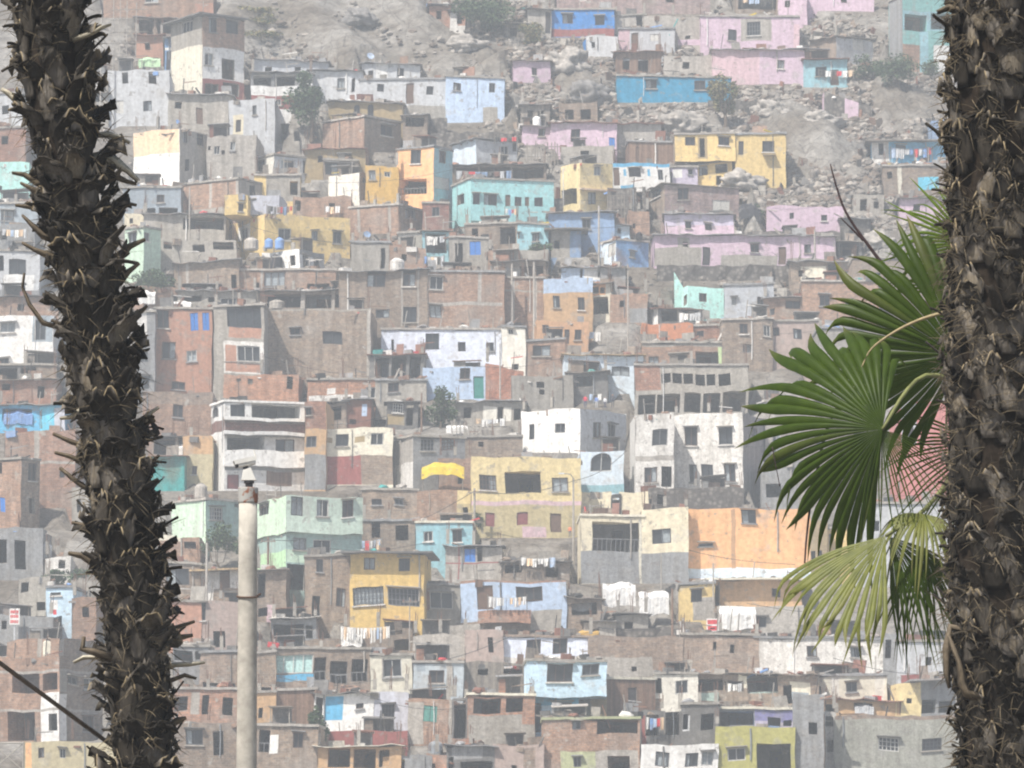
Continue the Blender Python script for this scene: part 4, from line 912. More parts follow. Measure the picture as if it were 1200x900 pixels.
# loose stones and scrap over the slope: beyond counting
stone_m = [plain('grey_stone', (.17,.15,.13), .95, 0, .5, 3), plain('pale_stone', (.27,.24,.205), .95, 0, .4, 3), plain('brown_stone', (.15,.12,.095), .95, 0, .4, 3)]
import bmesh
def ico(mb, c, s, mat, r, sub=1, M_=None):
    bm = bmesh.new(); bmesh.ops.create_icosphere(bm, subdivisions=sub, radius=1)
    rot = Matrix.Rotation(r.uniform(0, 6), 3, 'Z') @ Matrix.Rotation(r.uniform(0, 6), 3, 'X')
    n = len(mb.v); k = mb.mi(mat)
    for v in bm.verts:
        p = rot @ (v.co * r.uniform(.72, 1.15)); mb.v.append((c[0] + p.x*s[0], c[1] + p.y*s[1], c[2] + p.z*s[2]))
    for f in bm.faces: mb.f.append([n + v.index for v in f.verts]); mb.m.append(k)
    bm.free()
r = random.Random(3)
mb = MB(); cnt = 0
while cnt < 8000:
    px, py = r.uniform(120, 1120), r.uniform(-10, 380)
    rk = rocky(px, py)
    if r.random() > rk * .95 + .08: continue
    if ((px-400)/150)**2 + ((py-25)/75)**2 < 1 and r.random() < .93: continue
    Y = gy(py); p = at(px, py, Y)
    if ((p.x > fp[:,0]-.2) & (p.x < fp[:,1]+.2) & (p.y > fp[:,2]-.5) & (p.y < fp[:,3])).any(): continue
    s = r.choice([.10, .14, .14, .18, .22, .3, .42]) * r.uniform(.7, 1.3)
    ico(mb, (p.x, p.y, p.z + s*.2), (s*r.uniform(.8,1.5), s, s*r.uniform(.6,1)), r.choice(stone_m), r); cnt += 1
o = mb.build('slope_rubble'); tag(o, 'loose grey stones strewn over the bare hillside', 'rubble', kind='stuff')

mb = MB(); cnt = 0; r = random.Random(8); lm = [M('wd2'), M('wd'), M('dk'), M('co'), M('cb'), M('ru'), M('cd'), M('bd')]
while cnt < 900:
    px, py = r.uniform(250, 1115), r.uniform(-5, 330)
    if r.random() > rocky(px, py) * .8 + .05 or ((px-400)/150)**2 + ((py-25)/75)**2 < 1: continue
    Y = gy(py); p = at(px, py, Y)
    if ((p.x > fp[:,0]-.2) & (p.x < fp[:,1]+.2) & (p.y > fp[:,2]-.3) & (p.y < fp[:,3])).any(): continue
    A = Matrix.Translation(p) @ Matrix.Rotation(r.uniform(0, 6.28), 4, 'Z') @ Matrix.Rotation(r.uniform(-.5, .5), 4, 'Y'); L_ = r.uniform(.3, 1.6)
    if r.random() < .7: mb.box((-L_/2, -.05, 0), (L_/2, .05, .08), r.choice(lm), A)
    else: mb.box((-L_*.3, -.03, -.1), (L_*.3, .03, r.uniform(.3, .9)), r.choice(lm), A)
    cnt += 1
o = mb.build('slope_litter'); tag(o, 'broken planks and scrap lying about the rubble slope', 'litter', kind='stuff')

# junk along the roof edges, beyond counting
mb = MB(); r = random.Random(11)
jm = [M('co'), M('cd'), M('wd2'), M('wd'), M('bd'), M('wh2'), M('cb'), M('gc'), M('dk'), M('ru'), M('tc2')]
pops = [M('bt'), M('wt'), M('rr'), M('oy'), M('tl'), M('wh')]
for (Mx, xa, xb, dep, tz, tk, roof) in ROOFS:
    w = xb - xa
    if w < 1.2 or dep < 1.2: continue
    dens = r.choice([.8, 1.6, 2.6, 4.2])
    for i in range(int(w * dens) + 1):
        x = r.uniform(xa + .1, xb - .1); y = r.uniform(.05, min(1.6, dep * .6)); z = tz(x) + tk + .012
        q = r.random(); mt = r.choice(jm) if r.random() < .95 else r.choice(pops)
        A = Mx @ Matrix.Translation((x, y, z)) @ Matrix.Rotation(r.uniform(-.6, .6), 4, 'Z')
        if q < .10:      # upright sticks and bent bars
            hh = r.uniform(.5, 1.7); mb.box((-.03, -.03, -.1), (.03, .03, hh), r.choice([M('wd2'), M('co'), M('dk'), M('cb')]), A @ Matrix.Rotation(r.uniform(-.25, .25), 4, 'Y'))
            if r.random() < .4: L_ = r.uniform(.5, 1.6); mb.box((0, -.035, hh*.7), (L_, .02, hh*.7 + .06), mt, A @ Matrix.Rotation(r.uniform(-.15, .15), 4, 'Y'))
        elif q < .17:    # leaning sheets and stub walls
            sw = r.uniform(.4, 1.3); mb.box((-sw/2, 0, -.05), (sw/2, .06, r.uniform(.35, .95)), r.choice([M('bd'), M('co'), M('gc'), M('ru'), M('br'), M('wd2'), M('cd'), M('wd')]), A @ Matrix.Rotation(r.uniform(-.35, .1), 4, 'X') @ Matrix.Rotation(r.uniform(-.12, .12), 4, 'Y'))
        elif q < .52:      # planks, bars
            L_ = r.uniform(.5, 2.0)
            A = A @ Matrix.Rotation(r.uniform(-.35, .35) if r.random() < .8 else r.uniform(-1.4, 1.4), 4, 'Y')
            mb.box((-L_/2, -.05, -.02), (L_/2, .06, r.uniform(.04, .12)), mt, A)
        elif q < .8:     # blocks, crates, sacks
            s = r.uniform(.12, .34); mb.box((-s*r.uniform(.7,1.6), -s, -.1), (s, s, s*r.uniform(.7, 1.5)), mt, A @ Matrix.Rotation(r.uniform(-.15,.15), 4, 'Y'))
        else:
            c = A @ Vector((0, 0, .1)); s = r.uniform(.14, .4); ico(mb, c, (s*1.3, s, s*.7), mt, r)
o = mb.build('roof_scrap'); tag(o, 'scrap wood, blocks and rubble left along the flat roofs', 'scrap', kind='stuff')

# boulders one can tell apart
bmat = None
def boulder(px, py, w, h, label, mat=None):
    Y = gy(py) - .3; p = at(px, py, Y); k = 1 / ppm(Y); rr_ = random.Random(int(px*3+py))
    mb = MB(); bm = bmesh.new(); bmesh.ops.create_icosphere(bm, subdivisions=4, radius=1)
    off = Vector((rr_.uniform(0,50), rr_.uniform(0,50), 0))
    for v in bm.verts:
        n = mnoise.fractal(v.co * 1.3 + off, 0.8, 2.1, 6); c = v.co * (1 + .6 * n)
        mb.v.append((c.x * w/2*k, c.y * w*.4*k, (c.z*.75 + .35) * h*.7*k))
    mt = mat or plain('boulder_granite', (.29,.265,.235), .95, 0, .5, 2.2, .1)
    for f in bm.faces: mb.f.append([v.index for v in f.verts]); mb.m.append(mb.mi(mt))
    bm.free()
    o = mb.build('boulder', None, True); o.location = p; tag(o, label, 'boulder')
boulder(664, 84, 50, 34, 'big pale granite boulder sitting below the royal blue house')
boulder(798, 152, 62, 26, 'low rounded boulder on rubble between the cyan blue house and the yellow house')
boulder(690, 118, 44, 30, 'dark rubble boulder beside the end wall of the cyan blue house', plain('dark_boulder', (.17,.16,.15), .95, 0, .4, 2))
boulder(960, 150, 50, 24, 'rough grey boulder just under the tumbledown pink wall ruin')
boulder(905, 136, 40, 22, 'small grey boulder downhill of the pink lower house')
boulder(866, 222, 50, 26, 'pale mottled boulder covering the foot of the large yellow house')
boulder(1030, 290, 34, 24, 'round grey boulder near the upper palm leaflets')
boulder(424, 26, 34, 20, 'dark hollowed boulder high on the bare granite face', plain('dark_boulder', (.17,.16,.15), .95, 0, .4, 2))
boulder(545, 60, 44, 22, 'tan granite boulder under the upper bushes')

# retaining walls of dry stone
def stone_wall(x0, y0, x1, y1, label):
    Y = gy(y1) - .2; a = at(x0, y1, Y); b = at(x1, y1, Y); h = (y1 - y0) / ppm(Y)
    mb = MB(); n = max(4, int((b.x - a.x) / .6)); rr_ = random.Random(int(x0)); ms = M('rk')
    nz = max(2, int(h / .5)); P = {}
    for i in range(n + 1):
        for j in range(nz + 1):
            P[i, j] = ((b.x - a.x) * i / n, rr_.uniform(-.09, .09), -.6 + (h + .6) * j / nz + (rr_.uniform(-.15, .12) if j == nz else 0))
    for i in range(n):
        for j in range(nz): mb.face([P[i,j], P[i+1,j], P[i+1,j+1], P[i,j+1]], ms)
        mb.face([P[i,nz], P[i+1,nz], (P[i+1,nz][0], .6, P[i+1,nz][2]), (P[i,nz][0], .6, P[i,nz][2])], ms)
    for i in (0, n):
        mb.face([P[i,0], P[i,nz], (P[i,nz][0], .6, P[i,nz][2]), (P[i,0][0], .6, -.6)], ms)
    mb.face([(P[0,0][0], .6, -.6), (P[n,0][0], .6, -.6), (P[n,nz][0], .6, P[n,nz][2]), (P[0,nz][0], .6, P[0,nz][2])], ms)
    o = mb.build('retaining_wall'); o.location = a; tag(o, label, 'wall')
stone_wall(770, 311, 905, 328, 'tan dry stone retaining wall under the very long pink house')
stone_wall(905, 310, 985, 326, 'dry stone wall running on from under the pink house to the dark shed')
stone_wall(876, 270, 985, 282, 'low rubble wall at the foot of the rough pink terrace house')
stone_wall(480, 138, 524, 158, 'rough stone footing below the door of the long pale grey house')
stone_wall(830, 118, 900, 130, 'crumbling stone wall downhill of the cyan blue house')
stone_wall(640, 232, 660, 248, 'short stone wall between turquoise block and pale yellow house')
stone_wall(690, 735, 800, 750, 'pale block retaining wall under the white box tarps')
stone_wall(505, 155, 600, 168, 'dry stone terrace edge under the light blue house')

# ================================================================== plants on the hill
leafm = [plain('hill_leaf_dark', (.045,.075,.03), .7, 0, .3, 2), plain('hill_leaf_mid', (.075,.11,.045), .7, 0, .3, 2), plain('hill_leaf_dry', (.20,.17,.08), .8, 0, .3, 2)]
bark = plain('hill_bark', (.12,.09,.065), .9)
def foliage(mb, c, rx, rz, n, size, r, mats):
    cl = [(c[0] + r.gauss(0, rx*.5), c[1] + r.gauss(0, rx*.4), c[2] + r.gauss(0, rz*.45), r.uniform(.25, .5)) for _ in range(9)]
    for i in range(n):
        k = r.choice(cl); d = Vector((r.gauss(0,1), r.gauss(0,1), r.gauss(0,1))).normalized() * r.random() ** .4
        p = Vector(k[:3]) + Vector((d.x*rx*k[3]*1.5, d.y*rx*k[3]*1.5, d.z*rz*k[3]*1.5))
        a = Vector((r.gauss(0,1), r.gauss(0,1), r.gauss(0,.6))).normalized(); b = a.cross(Vector((r.gauss(0,1), r.gauss(0,1), r.gauss(0,1)))).normalized()
        s = size * r.uniform(.6, 1.3)
        n0 = len(mb.v); mb.v += [tuple(p - a*s), tuple(p + b*s*.45), tuple(p + a*s), tuple(p - b*s*.45)]
        mb.f.append([n0, n0+1, n0+2, n0+3]); mb.m.append(mb.mi(mats[0] if r.random() < .6 else r.choice(mats)))
def tree(px, yb, w, h, label, name='tree', n=900, mats=None, trunk=.4, off=-.5):
    Y = gy(yb) + off; p = at(px, yb, Y); k = 1 / ppm(Y); rr_ = random.Random(int(px*5 + yb))
    root = empty(name, p, label, name)
    mats = mats or leafm[:2]; hm, wm = h * k, w * k
    mb = MB(); zt = hm * trunk
    mb.tube([(0,0,-.5), (.05,0,zt*.5), (-.03,.02,zt*1.2)], [.16*hm/4, .12*hm/4, .08*hm/4], bark, 7)
    for i in range(5):
        a = rr_.uniform(0, 6.28); mb.tube([(0,0,zt*.8), (math.cos(a)*wm*.15, math.sin(a)*wm*.15, zt*1.2), (math.cos(a)*wm*.32, math.sin(a)*wm*.3, hm*.75)], [.06*hm/4, .045*hm/4, .02], bark, 5)
    mb.build('trunk' if name == 'tree' else 'stem', root)
    mb = MB(); foliage(mb, (0, 0, zt + (hm - zt)*.5), wm*.42, (hm - zt)*.5, n*2, .19 if name == 'tree' else .15, rr_, mats)
    mb.build('crown' if name == 'tree' else 'foliage', root)
tree(365, 160, 52, 78, 'tall grey green tree standing among the pale houses below the rock', n=1500, trunk=.35)
tree(574, 46, 78, 56, 'large dark bush tree on the ridge between rock and beige hut', n=1500, trunk=.15)
tree(622, 50, 30, 26, 'yellowish dry shrub below the ridge bush', 'shrub', 500, [leafm[2], leafm[1]], .1)
tree(1062, 112, 62, 46, 'round dark green bush above the brown corrugated roof', 'shrub', 1300, None, .08)
tree(1022, 92, 50, 26, 'low spreading green bush behind the round dark bush', 'shrub', 700, None, .08)
tree(850, 152, 34, 68, 'dry brownish tree at the end of the cyan blue house', n=900, mats=[leafm[2], leafm[1]], trunk=.3)
tree(180, 346, 58, 34, 'dense green shrub below the pale green house', 'shrub', 1000, None, .08, -1.2)
tree(516, 498, 36, 38, 'leafy climbing shrub beside the terrace shack', 'shrub', 800, None, .1, -.8)
tree(632, 304, 26, 22, 'small green plant on the low brick garden wall', 'shrub', 400, None, .1, -1)
tree(255, 664, 46, 46, 'straggly green shrub above the straw coloured roof', 'shrub', 600, None, .1, -1.0)
tree(374, 884, 18, 52, 'young green sapling beside the plain brown boarded front', n=350, trunk=.3, off=-1.0)
tree(66, 690, 56, 26, 'tangled green creeper shrub below the low white hut', 'shrub', 600, None, .1, -1.0)
tree(298, 16, 56, 9, 'topmost dry hedge strip on the rock terraces', 'shrub', 350, [leafm[2], leafm[0]], .1)
tree(305, 29, 46, 9, 'second dry hedge strip down the rock terraces', 'shrub', 300, [leafm[2], leafm[0]], .1)
tree(306, 44, 48, 9, 'third dry hedge strip just above the grey sagging roof', 'shrub', 300, [leafm[2], leafm[0]], .1)
tree(562, 622, 20, 18, 'small dark shrub at the foot of the big yellow house', 'shrub', 300, None, .1, -1.0)
tree(480, 228, 26, 12, 'potted greenery in the open ground floor of the orange house', 'shrub', 300, None, .1, .2)
tree(880, 262, 26, 20, 'shaded shrub beside the rough pink terrace house', 'shrub', 350, None, .1, -.5)

# ================================================================== small things on the roofs
def place(px, py, yb, off=0.0):
    return at(px, py, gy(yb) + off)
def tank(x0, y0, x1, y1, yb, mat, label, off=.6, name='water_tank'):
    Y = gy(yb) + off; p = at((x0 + x1)/2, y1, Y); k = 1/ppm(Y); rr_ = (x1-x0)/2*k; h = (y1-y0)*k
    root = empty(name, p, label, name.replace('_', ' '))
    mb = MB(); mb.lathe((0,0,0), [(rr_*.92,0),(rr_,h*.08),(rr_,h*.3),(rr_*1.02,h*.33),(rr_,h*.36),(rr_,h*.62),(rr_*1.02,h*.65),(rr_,h*.68),(rr_*.97,h*.78),(rr_*.6,h*.92),(rr_*.35,h*.94)], M(mat)); mb.build('barrel', root, False)
    mb = MB(); mb.lathe((0,0,h*.945), [(rr_*.4,0),(rr_*.4,h*.05),(rr_*.1,h*.07)], M(mat)); mb.build('lid', root)
for a in [(450,122,464,138,150,'wt','white round tank on the muted ochre house roof'),(315,298,331,316,318,'kk','black domed water tank beside the slanted white roof house'),
 (286,278,303,293,316,'cb','wide pale grey tank on the terrace by the long yellow house'),(310,279,320,291,316,'bt','bright blue barrel on the terrace by the long yellow house'),(322,278,333,292,316,'bt','lighter blue barrel next to the bright blue one'),
 (315,351,334,363,364,'cb','light grey tank inside the roofless brick storey'),(46,636,61,655,676,'wt','white water tank above the low white hut'),(50,748,65,770,771,'cr2','cream ribbed water tank between roof columns of the half built block'),
 (228,566,243,585,628,'cb','short concrete drum tank behind the green block wall house'),(502,868,519,885,884,'gy2','square looking grey tank on the orange pillar house'),(239,747,250,764,786,'cb','grey drum tank above the salmon brick house'),
 (624,136,634,148,168,'wt','white tank behind the low pink hut'),(866,792,878,806,812,'cr2','cream drum on the jumbled roof terrace'),(292,212,300,228,236,'gy2','dark tank in the shaded bay of the yellow edged back house'),
 (457,302,474,318,340,'wh2','pale sagging tank bag beneath the brick stepped house'),(745,272,753,281,312,'kk','black tank lying over the two tone shack')]:
    tank(*a)
def dish(px, py, yb, d, label, mat='gw', off=-.2):
    Y = gy(yb) + off; p = at(px, py, Y); k = 1/ppm(Y); R_ = d/2*k
    root = empty('satellite_dish', p, label, 'satellite dish')
    mb = MB(); A = Matrix.Rotation(math.radians(62), 4, 'X') @ Matrix.Rotation(math.radians(18), 4, 'Y'); n = 14
    for i in range(4):
        for j in range(n):
            q = []
            for a, b in ((i,j),(i+1,j),(i+1,j+1),(i,j+1)):
                rr_ = R_*a/4; an = 6.283*b/n; q.append(A @ Vector((rr_*math.cos(an), rr_*math.sin(an), .25*rr_*rr_/R_)))
            mb.face(q, M(mat))
    mb.build('reflector', root)
    mb = MB(); mb.tube([(0,.03,-.02),(0,.12,-R_*1.5)], .025, plain('rail_grey', (.2,.2,.2), .5), 5); mb.build('mast', root)
    mb = MB(); f = A @ Vector((0,0,R_*.8)); mb.tube([A @ Vector((0,-R_*.9,.2*R_)), f], .012, plain('rail_grey', (.2,.2,.2), .5), 4); mb.build('feed_arm', root)
dish(430, 275, 318, 9, 'dark blue satellite dish over the blank concrete wall house', 'bm')
dish(428, 406, 446, 7, 'small white satellite dish on the corner of the big bare brick house', 'wt')
dish(208, 143, 150, 6, 'tiny blue satellite dish on the drab grey concrete house', 'bt')
dish(434, 66, 92, 9, 'pale sheet like dish on the cluttered upper grey house', 'bl')
CL = {'mix': ['wt','wt','bt','rr','gw','dk','pe','bl'], 'dark': ['dk','cd','bm','tc4','rr','gw'], 'white': ['wt','wt','wt','gw','bl','pe']}
def clothes(x0, x1, y, drop, yb, n, pal, label, off=-.3):
    Y = gy(yb) + off; a = at(x0, y, Y); b = at(x1, y, Y); k = 1/ppm(Y); rr_ = random.Random(int(x0*11+y))
    root = empty('clothesline', a, label, 'clothesline', 'clotheslines on the roofs and balconies')
    w = b.x - a.x
    mb = MB(); mb.tube([(w*t/8, 0, -.12*math.sin(math.pi*t/8)) for t in range(9)], .012, plain('cord', (.3,.3,.28)), 4); mb.build('cord', root)
    for sx in (-.03, w + .03):
        mb = MB(); mb.tube([(sx, .03, -drop*k*1.4), (sx, .03, .15)], .03, M('wd2'), 5); mb.build('post', root)
    x = .05
    for i in range(n):
        ww = (w/n)*rr_.uniform(.65, 1.05); h = drop*k*rr_.uniform(.55, 1.1); x = w*(i+.1)/n
        z0 = -.12*math.sin(math.pi*min(1,(x+ww/2)/w)) ; mt = M(rr_.choice(CL[pal])); mb = MB(); P = {}
        for u in range(5):
            for v in range(4):
                P[u,v] = (x + ww*u/4*(1 - .06*v*rr_.random()), -.02 + .05*math.sin(u*2.1 + i) * (v+.5)/3 + rr_.uniform(-.01,.01), z0 - h*v/3*(1 + .05*math.sin(u*1.7)))
        for u in range(4):
            for v in range(3): mb.face([P[u,v], P[u+1,v], P[u+1,v+1], P[u,v+1]], mt)
        mb.build('garment', root)
for a in [(534,600,200,9,212,9,'dark','dark washing strung across the open storey over the turquoise block'),(592,606,244,8,271,4,'mix','pink and white cloths hung over the turquoise balcony wall'),
 (499,522,276,13,300,3,'white','white shirts drying in the blue framed porch'),(497,520,300,11,322,6,'mix','bright small clothes drying just below the blue framed porch'),(313,347,241,9,296,9,'dark','row of dark garments along the long yellow house roof'),
 (381,398,241,8,254,3,'mix','red and black garments on the brick roof storey'),(399,456,734,17,766,15,'white','mass of white washing on the flat roof beside the deep yellow house'),(414,446,632,12,650,7,'mix','coloured clothes drying by the pale green house corner'),
 (440,448,631,14,650,1,'white','single white sheet hung beside the dusty brick house'),(572,617,699,13,744,9,'white','white and blue clothes over the brick balcony of the light blue house'),(610,650,653,11,683,6,'white','white sheets and a pink cloth behind the panelled shack'),
 (960,1000,82,9,102,6,'mix','washing beside the small blue hut'),(1044,1092,173,12,192,9,'mix','washing along the clear blue house under the broad brown roof'),(868,888,247,12,262,5,'dark','dark clothes under the tent by the rough pink house'),
 (870,905,-2,8,14,5,'mix','red and white washing in the dark shelter at the top edge'),(757,778,840,14,875,5,'mix','red and white clothes in the dark washing yard'),(690,705,461,9,478,3,'mix','shirts hung on the roof of the white corner house'),
 (795,820,366,10,382,4,'white','pale clothes in the open washing porch'),(580,606,160,6,199,4,'dark','faded cloths near the light grey upper house'),(2,32,268,10,299,6,'white','pale washing in the cluttered grey yard house'),(852,870,800,9,833,3,'mix','pink cloth drying on the jumbled roof terrace'),
 (690,704,388,12,406,2,'white','long white cloth beside the orange brown ground floor house'),(557,592,490,8,500,5,'white','white cloths behind the terrace fence')]:
    clothes(*a)
def tarp(x0, y0, x1, y1, yb, mat, label, off=-.3, name='tarpaulin', posts=True, depth=1.6):
    Y = gy(yb) + off; a = at(x0, y1, Y); k = 1/ppm(Y); w = (x1-x0)*k; h = (y1-y0)*k; rr_ = random.Random(int(x0+y0))
    root = empty(name, a, label, name)
    mb = MB(); P = {}
    for u in range(11):
        for v in range(7):
            if not posts:      # draped over a heap: hangs down in front, lies back on top
                P[u,v] = (w*u/10 + rr_.uniform(-.03,.03), (0 if v < 4 else depth*(v-3)/3) + .06*math.sin(u*1.4 + v*.5 + y0), h*min(1, v/4)*(1 - .10*abs(u-5)/5) + rr_.uniform(-.04,.04)*h + (.05*h*math.sin(u*.8 + x0)))
            else: P[u,v] = (w*u/10, depth*(v/6) - .2, h*(.35 + .6*(v/6)**.6) + .30*h*math.sin(math.pi*u/10) + .05*h*math.sin(u*1.3 + x0) + rr_.uniform(-.03,.03)*h - (0.3*h if v == 0 else 0))
    for u in range(10):
        for v in range(6): mb.face([P[u,v], P[u+1,v], P[u+1,v+1], P[u,v+1]], M(mat))
    mb.build('sheet', root)
    if posts:
        for sx in (.1, w-.1):
            mb = MB(); mb.tube([(sx, -.1, -1.2), (sx, -.1, h*.35)], .03, M('wd2'), 5); mb.build('post', root)
tarp(494, 544, 544, 562, 574, 'oy', 'bright yellow awning cloth on posts above the reddish brick house', -2.6, 'awning')
tarp(706, 682, 745, 710, 728, 'wt', 'bulging white tarpaulin box on the rough roof beside the light blue house', -.4, posts=False, depth=1.0)
tarp(749, 692, 784, 720, 734, 'wt', 'two tier white cloth shelter beside the worn yellow house', -.4, posts=False, depth=1.0)
tarp(843, 712, 886, 738, 750, 'wt', 'long white tarpaulin draped on the concrete terrace', -.5, posts=False, depth=.8)
tarp(4, 480, 38, 497, 504, 'bt', 'crumpled blue tarpaulin under the blue roof hut eave', -.4, posts=False)
tarp(197, 520, 224, 537, 538, 'wt', 'crumpled pale tarpaulin on the dark open terrace', -.3, posts=False)
tarp(162, 66, 188, 79, 84, 'gl2', 'faded light green sheet thrown over scrap by the scaffolding', -.4, posts=False)
tarp(866, 240, 892, 262, 268, 'kk', 'dark tent canopy beside the rough pink terrace house', -.8)
tarp(666, 702, 694, 716, 730, 'gw', 'pale hammock of plastic sheet on the rough roof', -.4, posts=False)
tarp(678, 738, 702, 748, 752, 'oc', 'mustard striped cloth on the pale retaining wall', -.3, posts=False)
tarp(1002, 824, 1024, 838, 840, 'gw', 'pale dust cover over a parked heap on the low tan house', -.6, posts=False)
tarp(400, 742, 424, 757, 764, 'wt', 'white heap of bedding on the washing roof', -.6, posts=False, depth=.7)
tarp(162, 340, 182, 356, 362, 'wt', 'white scrap sacks heaped on the low brick parapet', -.5, posts=False, depth=.7)
tarp(198, 352, 224, 362, 366, 'wt', 'pale pile of sheets on the grey roof house', -.5, posts=False, depth=.7)
tarp(523, 498, 548, 508, 512, 'wt', 'pale white sacks beside the climbing shrub', -.6, posts=False, depth=.6)

def fence(x0, y0, x1, y1, yb, label, mat='wd2', off=-.5, name='picket_fence'):
    Y = gy(yb) + off; a = at(x0, y1, Y); k = 1/ppm(Y); w = (x1-x0)*k; h = (y1-y0)*k; rr_ = random.Random(int(x0))
    root = empty(name, a, label, 'fence'); mb = MB()
    n = int(w/.28)
    for i in range(n):
        x = w*i/n; hh = h*rr_.uniform(.75, 1.05); A = Matrix.Translation((x,0,0)) @ Matrix.Rotation(rr_.uniform(-.06,.06),4,'Y'); mb.box((-.045,-.02,-.4),(.045,.02,hh),M(mat),A)
    mb.build('picket', root); mb = MB()
    for z in (.3, .75): mb.box((0,.022,h*z),(w,.06,h*z+.06),M(mat))
    mb.build('rail', root)
fence(619, 165, 658, 192, 192, 'rough wooden picket fence before the low pink hut')
fence(530, 494, 582, 512, 512, 'grey white picket fence along the terrace shack', 'cb', -1.0)
fence(712, 222, 744, 250, 252, 'dark stick fence leaning on the stone walled yard house', 'wd2', -.6)

def pole(x, y0, y1, yb, label, arm=True, w=.09, off=-1.0, mat='cb', lamp=False):
    Y = gy(yb) + off; p = at(x, y1, Y); h = (y1-y0)/ppm(Y)
    root = empty('utility_pole', p, label, 'utility pole')
    mb = MB(); mb.tube([(0,0,-2.0),(0,0,h)], [w*1.2,w*.8], M(mat), 8); mb.build('shaft', root)
    if arm:
        mb = MB(); mb.box((-.5,-.14,h-.35),(.5,-.05,h-.27),M('wd2')); mb.build('crossarm', root)
        for i in (-.4, 0.05, .4):
            mb = MB(); mb.lathe((i,-.095,h-.27),[(.03,0),(.045,.05),(.02,.12)],M('tc4'),6); mb.build('insulator', root)
    if lamp:
        mb = MB(); mb.tube([(0,0,h),(-.2,-.2,h+.25),(-.7,-.5,h+.3)], .035, M(mat), 6); mb.build('arm', root)
        mb = MB(); mb.box((-1.05,-.62,h+.24),(-.65,-.42,h+.34),M('gw')); mb.build('lamp_head', root)
    return root.location + Vector((0,-.1,h-.2))
pts = []
for a in [(702,240,305,310,'pale slender pole beside the mid blue house',False),(556,572,628,632,'tall grey utility pole in front of the tan yellow wing',True),(672,560,628,632,'street lamp pole before the big yellow house window',False,.08,-1.4,'cb',True),
 (314,629,700,704,'dark wooden utility pole in front of the pale green house',True,.09,-1.4,'wd'),(242,636,704,708,'thin grey pole by the straw roofed house',False),(955,268,312,316,'thin pale pole before the very long pink house',False),
 (736,308,406,410,'leaning thin pole over the bright orange red wall house',True,.06),(586,402,470,474,'thin grey pole before the bright red brick lean-to',False,.06),(600,308,378,382,'concrete post before the blank red brick house',False,.1,-.6),
 (626,306,376,382,'second concrete post near the blue banded house',False,.1,-.6),(801,724,760,766,'short utility pole at the end of the pale retaining wall',True),(836,660,720,732,'thin pole beside the worn yellow house',False,.05),
 (788,690,740,752,'dark post beside the two tier cloth shelter',False,.08,-.8,'wd'),(118,10,100,150,'tall scaffold mast nearest the shaggy trunk',False,.07,-1.0),(775,648,690,684,'thin aerial pole under the cream house window',False,.05,-1.2),
 (494,460,500,503,'wooden corner post of the dark barred porch',False,.07,-.6,'wd'),(222,218,270,285,'leaning pole by the bare concrete house',False,.06,-.8),(273,338,378,372,'thin pole rising from the grey roof house',False,.05,-.8),(480,700,740,764,'aerial mast over the grey concrete house',True,.04,-.5),(1088,172,182,192,'thin post under the brown corrugated roof',False,.05,-.9)]:
    pts.append(pole(*a))
def cable(a, b, sag, label, rad=.022):
    mb = MB(); a = Vector(a); b = Vector(b)
    mb.tube([a.lerp(b, t/16) - Vector((0,0,sag*math.sin(math.pi*t/16))) - a for t in range(17)], rad, plain('cable_black', (.03,.03,.03), .6), 5)
    o = mb.build('overhead_cable'); o.location = a; tag(o, label, 'cable')
cable(pts[1], pts[2], .5, 'overhead wire from the tall grey pole to the street lamp pole')
cable(pts[1], at(425, 628, gy(632)-1.6), .5, 'overhead wire slung from the tall grey pole down past the pale green house')
cable(pts[3], at(425, 618, gy(640)-1.6), .4, 'overhead wire from the dark wooden pole along the pale green house')
cable(pts[3], at(215, 640, gy(650)-1.6), .6, 'overhead wire from the dark wooden pole toward the shaggy trunk')
cable(pts[2], at(735, 528, gy(640)-1.2), .4, 'overhead wire rising from the street lamp pole past the white corner house')
cable(pts[10], at(700, 735, gy(760)-1), .4, 'overhead wire along the pale retaining wall')
cable(at(470, 780, gy(790)-1.4), at(600, 745, gy(790)-1.4), .4, 'loose dark wire over the pale slate panel house')

# many more thin wires, alike
r = random.Random(21)
for i in range(22):
    px = r.uniform(230, 1000); py = r.uniform(190, 840); L_ = r.uniform(50, 190); Y = gy(py + 45) - 1.2
    a = at(px, py, Y); b_ = at(px + L_, py + r.uniform(-35, 35), Y + r.uniform(-3, 3))
    mb = MB(); mb.tube([a.lerp(b_, t/12) - Vector((0,0,.45*math.sin(math.pi*t/12))) - a for t in range(13)], r.uniform(.012, .018), plain('cable_black', (.03,.03,.03), .6), 4)
    o = mb.build('house_wire'); o.location = a; tag(o, 'thin dark wire strung from roof to roof over the houses', 'wire', 'thin wires strung from roof to roof')

# scaffolding
p0 = at(132, 84, gy(86) - .8); root = empty('scaffolding', p0, 'thin grey scaffolding of poles before the open brick storey', 'scaffolding')
k = 1/ppm(gy(86))
for i, x in enumerate((0, 8, 16, 27)):
    mb = MB(); mb.tube([(x*k,0,-.5),(x*k + .05,0,(92 - i*3)*k)], .045, M('cb'), 6); mb.build('upright', root)
for z in (18, 34, 47, 62, 74):
    mb = MB(); mb.tube([(-3*k,-.06,z*k),(42*k,-.06,z*k+.06)], .035, M('wd2'), 5); mb.build('ledger', root)

